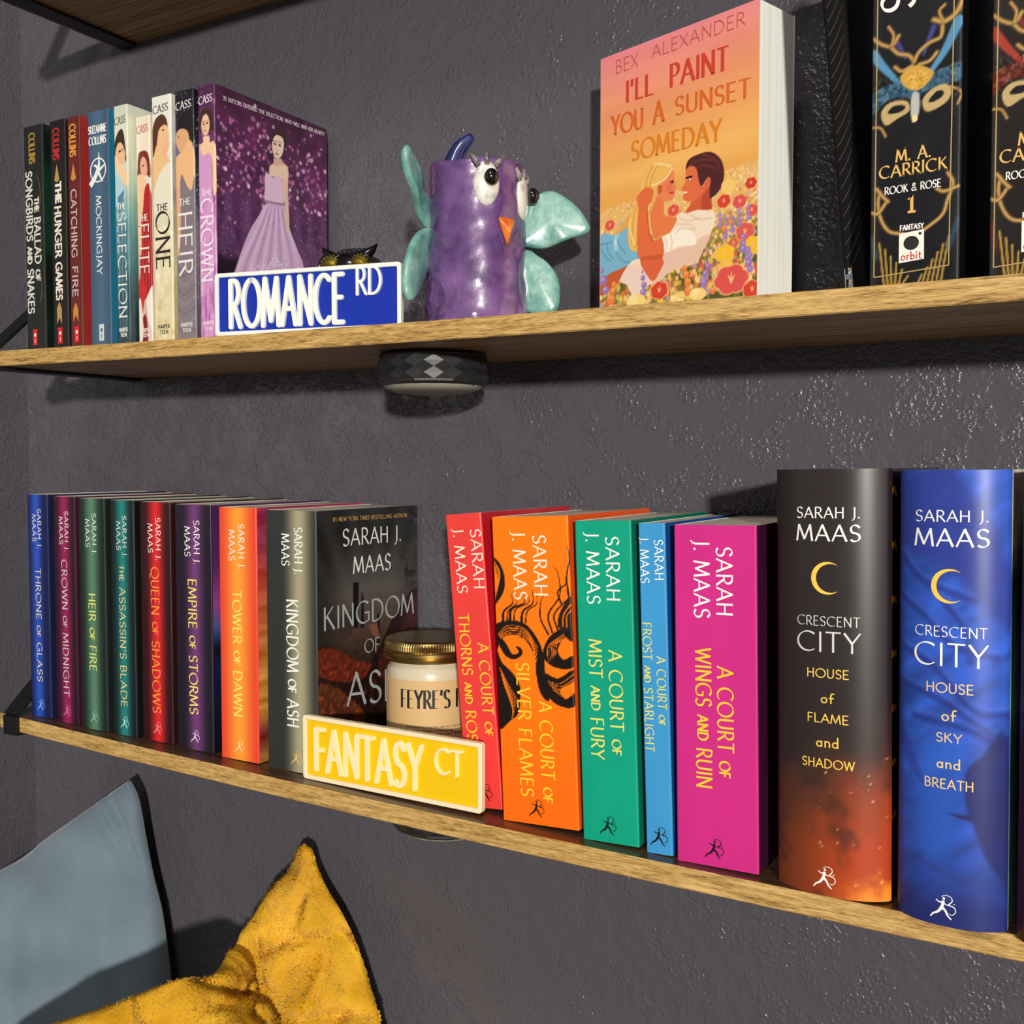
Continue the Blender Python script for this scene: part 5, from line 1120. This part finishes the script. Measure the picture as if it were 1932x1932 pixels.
# ------------------------------------------------------------------ dark books at the right of the middle shelf
b = Book('black paperback with diagonal embossed lines leaning beside the first masked spine', .7530, -.1270, zU(.7530) + .0003, .0125, .140, .232, 0, 5.4, 0)
b.spine(None, (15, 13, 12), mat=M((12, 11, 10), .75, 0, .15)); b.back((17, 15, 13)); b.front(None, (15, 13, 12))
strokes_mesh('embossed_lines', b.o, [([(.0022, .014 + k * .0082), (.0062, .0195 + k * .0082), (.0108, .0285 + k * .0082)], .0006, .0003) for k in range(25)], b.up, M((64, 58, 50), .35))
red_label(b, .0025, (200, 190, 170), .002, .0165, .0022)
GOLD, GOLD2 = (190, 150, 84), (120, 92, 50)
def mask_art(w, warm=False):
    X = lambda zx: (zx - 445) / 515 * w * 1000
    Z = lambda zy: (535 - zy / 3.116) * .301
    c = lambda L: [(X(x), Z(y)) for x, y in L]
    A1, A2, BG = ((86, 150, 190), (66, 66, 140), (15, 15, 18)) if not warm else ((170, 60, 40), (130, 40, 34), (26, 18, 15))
    def f(a):
        a.C[:] = BG; a.mix(sstep(.4, .8, a.noise(14, 24, 3)) * .35, (34, 31, 34))
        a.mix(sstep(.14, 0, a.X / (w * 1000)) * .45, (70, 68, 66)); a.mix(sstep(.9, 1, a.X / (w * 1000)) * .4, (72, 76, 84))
        for L, col, wd in (([(450, 350), (520, 440), (600, 530)], A1, 5.5), ([(940, 250), (870, 390), (795, 490)], A1, 5.5), ([(580, 290), (610, 340), (640, 400)], A2, 3), ([(800, 260), (770, 330), (745, 400)], A2, 3)): a.line(c(L), wd, col, 1.2, .9, w2=wd * .5)
        for L, wd in (([(450, 260), (500, 300), (560, 320), (600, 270)], 2.6), ([(560, 330), (600, 370), (660, 390), (690, 430)], 2.6), ([(540, 210), (570, 260), (560, 320)], 2.0), ([(690, 430), (720, 380), (780, 340), (840, 320), (850, 250)], 2.6), ([(800, 220), (860, 240), (930, 200), (975, 100)], 3.4), ([(860, 150), (830, 180), (850, 230)], 2), ([(580, 440), (620, 470), (680, 450)], 2.4), ([(720, 450), (780, 440), (820, 400)], 2.4), ([(450, 760), (500, 770), (530, 820)], 1.6), ([(940, 700), (960, 640), (900, 600)], 1.6)):
            a.line(c(L), wd, GOLD2, .8, .95); a.line(c(L), wd * .45, GOLD, .6, .95)
        a.poly(c([(445, 580), (520, 540), (620, 520), (700, 470), (790, 510), (960, 470), (960, 560), (860, 590), (760, 600), (700, 640), (640, 620), (540, 620), (450, 690)]), tuple(int(v * .62) for v in A1), .8, .85)
        a.C += (((a.noise(1.4, 1.2, 5) - .5) * 120) * (np.abs(a.Z - Z(570)) < 8) * (np.abs(a.X - w * 500) < w * 480))[..., None]
        a.poly(c([(610, 500), (700, 450), (800, 500), (780, 550), (720, 590), (650, 570)]), (196, 152, 62), .6); a.C += (((a.noise(1, 1, 2) - .5) * 110) * (np.hypot(a.X - X(710), a.Z - Z(530)) < 5))[..., None]
        for L in ([(500, 690), (540, 640), (610, 630), (660, 650), (665, 700), (600, 730), (530, 760)], [(740, 650), (790, 600), (860, 580), (900, 610), (890, 670), (820, 710), (760, 715)]): a.poly(c(L), (184, 160, 108), .6)
        for L in ([(540, 690), (580, 655), (640, 665), (630, 690), (580, 700)], [(775, 660), (820, 615), (860, 620), (850, 650), (800, 670)]): a.poly(c(L), (16, 14, 16), .5)
        a.poly(c([(680, 610), (720, 610), (725, 700), (700, 765), (675, 720)]), (176, 176, 170), .6); a.ell(X(697), Z(745), 1.6, 2, (226, 206, 150))
        for L in ([(500, 1130), (490, 1200), (510, 1290), (560, 1360), (640, 1380)], [(445, 1240), (490, 1250), (540, 1190)], [(480, 1110), (520, 1160), (550, 1190)], [(890, 1070), (920, 1130), (890, 1220), (860, 1300), (760, 1370)], [(830, 1150), (870, 1170), (950, 1150)]):
            a.line(c(L), 2.4, GOLD2, .7, .9); a.line(c(L), 1.0, (206, 166, 96), .5, .9)
        for k in range(6):
            a.line(c([(500 + k * 34, 1420 + k * 40), (530 + k * 22, 1660)]), 1.0, (190, 152, 66), .5, .9, False); a.line(c([(900 - k * 30, 1420 + k * 40), (860 - k * 26, 1660)]), 1.0, (190, 152, 66), .5, .9, False)
        a.line(c([(450, 1380), (480, 1500)]), 3, tuple(int(v * .6) for v in A1), 2, .6); a.line(c([(950, 1330), (900, 1480)]), 3, tuple(int(v * .6) for v in A1), 2, .6)
    return f
def mask_book(label, x, y, w, warm, num):
    b = Book(label, x, y, zU(x) + .0002, w, .145, .2345, 0, .3, 0)
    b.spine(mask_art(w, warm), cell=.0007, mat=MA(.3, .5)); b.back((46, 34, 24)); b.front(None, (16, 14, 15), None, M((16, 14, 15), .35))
    Zv = lambda zy: (535 - zy / 3.116) * .000301
    Xv = lambda zx: (zx - 445) / 515 * w
    gm = M((216, 176, 98), .35)
    lettering('author_name', b.o, [('M. A.', Xv(595), Xv(795), Zv(972), .0064, .02), ('CARRICK', Xv(497), Xv(885), Zv(1056), .0064, .02)], b.up, gm, thick=.17, thin=.06, serif=.06)
    lettering('series_lettering', b.o, [('ROOK & ROSE', Xv(530), Xv(852), Zv(1150), .0040, .03)], b.up, M((226, 224, 216), .4), thick=.17, thin=.08)
    lettering('volume_number', b.o, [(num, Xv(665), Xv(712), Zv(1262), .0088)], b.up, gm, thick=.2, thin=.1, serif=.05)
    lettering('title_lettering', b.o, [('MIRRORS', .235 - .242, b.h - Zv(128), Xv(500), .0170)], b.down, M((232, 230, 224), .4), thick=.14, thin=.06)
    fr_ = [(Xv(478), .233), (Xv(470), Zv(1612)), (Xv(902), Zv(1580)), (Xv(918), .233)]
    strokes_mesh('gold_frame_line', b.o, [([p, q], .0006, .0006) for p, q in zip(fr_, fr_[1:])], b.up, M((176, 150, 92), .35), .0002)
    mb = MB(); mb.add([b.up(Xv(617), Zv(1545), .0003), b.up(Xv(762), Zv(1532), .0003), b.up(Xv(760), Zv(1366), .0003), b.up(Xv(617), Zv(1380), .0003)], [(0, 1, 2, 3)]); o = mb.build('publisher_label', M((232, 228, 216), .5), b.o)
    mb = MB(); mb.add([b.up(Xv(688) + .0040 * math.cos(q), Zv(1437) + .0038 * math.sin(q), .00042) for q in np.linspace(0, 2 * PI, 28, endpoint=False)], [tuple(range(28))]); mb.add([b.up(Xv(738) + .0008 * math.cos(q), Zv(1388) + .0008 * math.sin(q), .00042) for q in np.linspace(0, 2 * PI, 12, endpoint=False)], [tuple(range(12))]); mb.build('planet_mark', M((14, 14, 16), .5), o)
    lettering('label_lettering', o, [('o_r_b_i_t_', Xv(630), Xv(748), Zv(1530), .0044, .03)], b.up, M((190, 50, 50), .5), thick=.14, thin=.1, off=.00045)
    lettering('label_heading', b.o, [('FANTASY', Xv(622), Xv(757), Zv(1362), .0027, .02)], b.up, M((226, 222, 212), .4), thick=.24, thin=.14)
    return b
mask_book('dark spine with a blue feathered gold mask and the volume number 1', .7722, -.1545, .0462, False, '1')
mask_book("dark spine with red mask art, cut off at the picture's right edge", .8330, -.1545, .0462, True, '3')

# ------------------------------------------------------------------ cushions below the shelves
def resample(p, n):
    p = smooth_open(np.array(p, float), 8); d = np.r_[0, np.cumsum(np.linalg.norm(np.diff(p, axis=0), axis=1))]
    return np.array([[np.interp(s, d, p[:, k]) for k in range(3)] for s in np.linspace(0, d[-1], n)])
def coons(A, B, P3, n):
    A, B = resample(A, n), resample(B, n); P0, P1, P2, P3 = A[0], B[-1], A[-1], np.array(P3, float)
    s = np.linspace(0, 1, n)[:, None]
    bend = np.sin(PI * s)
    Cc = P1 + (P3 - P1) * s; Dd = P2 + (P3 - P2) * s     # far edges
    S = np.zeros((n, n, 3))
    for i in range(n):        # i along B, j along A
        u = i / (n - 1)
        for j in range(n):
            v = j / (n - 1)
            S[i, j] = (1 - v) * B[i] + v * Dd[i] + (1 - u) * A[j] + u * Cc[j] - ((1 - u) * (1 - v) * P0 + u * (1 - v) * P1 + (1 - u) * v * P2 + u * v * P3)
    return S
def pillow(name, label, A, B, P3, n, H, mat, disp, fur=None, back=.5):
    S = coons(A, B, P3, n)
    du = np.gradient(S, axis=0); dv = np.gradient(S, axis=1); N = np.cross(dv, du); N /= np.linalg.norm(N, axis=2)[..., None] + 1e-12
    if N[n // 2, n // 2, 1] > 0: N = -N
    g = np.linspace(0, 1, n); U, V = np.meshgrid(g, g, indexing='ij')
    pr = (np.clip(4 * U * (1 - U), 0, 1) ** .42) * (np.clip(4 * V * (1 - V), 0, 1) ** .42)
    d = disp(U, V)
    F = S + N * (H * pr + d * np.minimum(1, pr * 3))[..., None]
    F[..., 1] = np.minimum(F[..., 1], -.003); F[..., 0] = np.maximum(F[..., 0], -.189); F[..., 2] = np.maximum(F[..., 2], FLZ + .002)
    Bk = S - N * (H * back * pr)[..., None]; Bk[..., 1] = np.minimum(Bk[..., 1], -.003); Bk[..., 0] = np.maximum(Bk[..., 0], -.189); Bk[..., 2] = np.maximum(Bk[..., 2], FLZ + .002)
    mb = MB(); mb.grid(F, 0, flip=False); k = n * n
    Fi = mb.f; 
    mb2 = []
    idx = np.arange(k).reshape(n, n); bi = idx + k
    bi[0, :], bi[-1, :], bi[:, 0], bi[:, -1] = idx[0, :], idx[-1, :], idx[:, 0], idx[:, -1]
    mb.v.append(Bk.reshape(-1, 3)); mb.n += k
    for i in range(n - 1):
        for j in range(n - 1): mb.f.append((bi[i, j], bi[i, j + 1], bi[i + 1, j + 1], bi[i + 1, j])); mb.mi.append(0)
    # orient: front faces must look along N
    a, b_, c = F[n // 2, n // 2], F[n // 2 + 1, n // 2], F[n // 2 + 1, n // 2 + 1]
    if np.dot(np.cross(b_ - a, c - a), N[n // 2, n // 2]) < 0: mb.f = [tuple(int(q) for q in f[::-1]) for f in mb.f]
    else: mb.f = [tuple(int(q) for q in f) for f in mb.f]
    o = mb.build(name, mat, None, True); tag(o, label, 'cushion')
    return o, F, N
BA = [(.0058, -.03, -.0902), (-.0257, -.035, -.1119), (-.056, -.045, -.1352), (-.0868, -.055, -.1578), (-.1158, -.07, -.1833), (-.1353, -.085, -.1966), (-.160, -.098, -.2150), (-.182, -.112, -.240)]
BB = [(.0058, -.03, -.0902), (.0192, -.03, -.1088), (.0287, -.03, -.149), (.0382, -.03, -.1862), (.0508, -.03, -.2226), (.0578, -.03, -.2599), (.0648, -.032, -.2962), (.0745, -.036, -.3416), (.0817, -.04, -.3928), (.095, -.05, -.50)]
def blue_disp(U, V):
    d = (fnoise(U * 5 + 3, V * 5, 3, 2) - .5) * .010
    d += -.011 * np.exp(-((U * .5 + V - .13) / .018) ** 2) * np.exp(-((U - .1) / .12) ** 2) - .008 * np.exp(-((U * .7 + V - .2) / .02) ** 2) * np.exp(-((U - .12) / .1) ** 2)
    d += -.005 * np.exp(-((V - .78 + U * .8) / .02) ** 2) * np.exp(-(U / .12) ** 2)
    return d
BLUE = noise_mat('blue_grey_velvet', (98, 114, 126), (116, 134, 147), 14, rough=.8, spec=.2, bump=.12, bscale=600, contrast=(.3, .7), bdist=.0006)
BLUE.node_tree.nodes['Principled BSDF'].inputs['Sheen Weight'].default_value = .4
pillow('throw_pillow', 'blue-grey velvet cushion leaning in the corner behind the yellow one', BA, BB, (-.09, -.14, -.64), 90, .045, BLUE, blue_disp)
YA = [(.2448, -.028, -.1170), (.2360, -.029, -.1205), (.2285, -.033, -.1420), (.212, -.045, -.1663), (.2026, -.06, -.1931), (.2019, -.085, -.2082), (.2149, -.115, -.2109), (.2304, -.14, -.2009), (.2274, -.165, -.19), (.176, -.185, -.2145), (.1158, -.205, -.2409), (.0863, -.215, -.2598), (.0325, -.23, -.2989), (.0, -.245, -.35)]
YB = [(.2448, -.028, -.1170), (.2535, -.029, -.1200), (.2610, -.03, -.1362), (.2731, -.03, -.1538), (.2916, -.03, -.1746), (.3114, -.032, -.2035), (.3285, -.035, -.2369), (.341, -.04, -.2601), (.3599, -.05, -.2973), (.3784, -.06, -.3376), (.395, -.07, -.40), (.41, -.08, -.47)]
def yel_disp(U, V):
    d = (fnoise(U * 10, V * 7, 5, 3) - .5) * .024 + (fnoise(U * 22, V * 22, 9, 2) - .5) * .012
    for c, s in ((.10, .016), (.19, .018), (.28, .017), (.38, .02), (.49, .018)): d += -.009 * np.exp(-((U * .55 + V - c - .05 * np.sin(U * 14 + c * 40)) / s) ** 2)
    return d
YEL_F = noise_mat('mustard_plush', (192, 138, 18), (228, 178, 50), 24, rough=.9, spec=.15, bump=.5, bscale=260, contrast=(.3, .7), bdist=.003)
YEL_F.node_tree.nodes['Principled BSDF'].inputs['Sheen Weight'].default_value = .0
o, F, N = pillow('throw_pillow', 'mustard yellow plush cushion with its corner pointing up', YA, YB, (.17, -.34, -.64), 120, .038, YEL_F, yel_disp)
rng = np.random.default_rng(4); n = F.shape[0]; NS = 80000
ii, jj = rng.uniform(0, 0.8, NS) * (n - 2), rng.uniform(0, 1, NS) * (n - 2); i0, j0 = ii.astype(int), jj.astype(int); fa, fb = (ii - i0)[:, None], (jj - j0)[:, None]
Pp = F[i0, j0] * (1 - fa) * (1 - fb) + F[i0 + 1, j0] * fa * (1 - fb) + F[i0, j0 + 1] * (1 - fa) * fb + F[i0 + 1, j0 + 1] * fa * fb
dU = np.gradient(F, axis=0)[i0, j0]; dV = np.gradient(F, axis=1)[i0, j0]; Nn = np.cross(dV, dU); Nn /= np.linalg.norm(Nn, axis=1)[:, None] + 1e-12
Nn *= np.sign((Nn * N[i0, j0]).sum(1))[:, None]
fl = np.column_stack([fnoise(ii / 9, jj / 9, k, 2) - .5 for k in (1, 2, 3)]) * 2.6 + rng.normal(0, .35, (NS, 3)) + np.array([-.1, 0, -.3])
tip = Nn * .55 + fl; tip /= np.linalg.norm(tip, axis=1)[:, None]; L = rng.uniform(.0020, .0044, NS)[:, None]
sd = np.cross(tip, Nn + rng.normal(0, .18, (NS, 3))); sd /= np.linalg.norm(sd, axis=1)[:, None]; sd *= .0010
V = np.stack([Pp - sd - Nn * .0008, Pp + sd - Nn * .0008, Pp + tip * L + np.array([0, 0, -.0006])], 1).reshape(-1, 3)
T3 = np.arange(NS * 3).reshape(-1, 3); W3 = V.reshape(-1, 3, 3); gn = np.cross(W3[:, 1] - W3[:, 0], W3[:, 2] - W3[:, 0])
flip = (gn * Nn).sum(1) < 0; T3[flip] = T3[flip][:, ::-1]
PILE = bpy.data.materials.new('plush_pile_fibres'); PILE.use_nodes = True
pn, pk, pb = nodes(PILE); df = pn.new('ShaderNodeBsdfDiffuse'); tr = pn.new('ShaderNodeBsdfTranslucent'); mxs = pn.new('ShaderNodeMixShader'); mxs.inputs[0].default_value = .4
for q in (df, tr): q.inputs['Color'].default_value = (*lin((244, 200, 86)), 1)
pk.new(df.outputs[0], mxs.inputs[1]); pk.new(tr.outputs[0], mxs.inputs[2]); pk.new(mxs.outputs[0], pn['Material Output'].inputs['Surface']); pn.remove(pb)
mb = MB(); mb.add(V, T3.tolist()); fo = mb.build('plush_pile', PILE, o, True); fo['kind'] = 'stuff'
vn = Nn + .15 * tip; vn /= np.linalg.norm(vn, axis=1)[:, None]
fo.data.normals_split_custom_set_from_vertices(np.repeat(vn, 3, 0).tolist())      # pile shades like the cushion under it
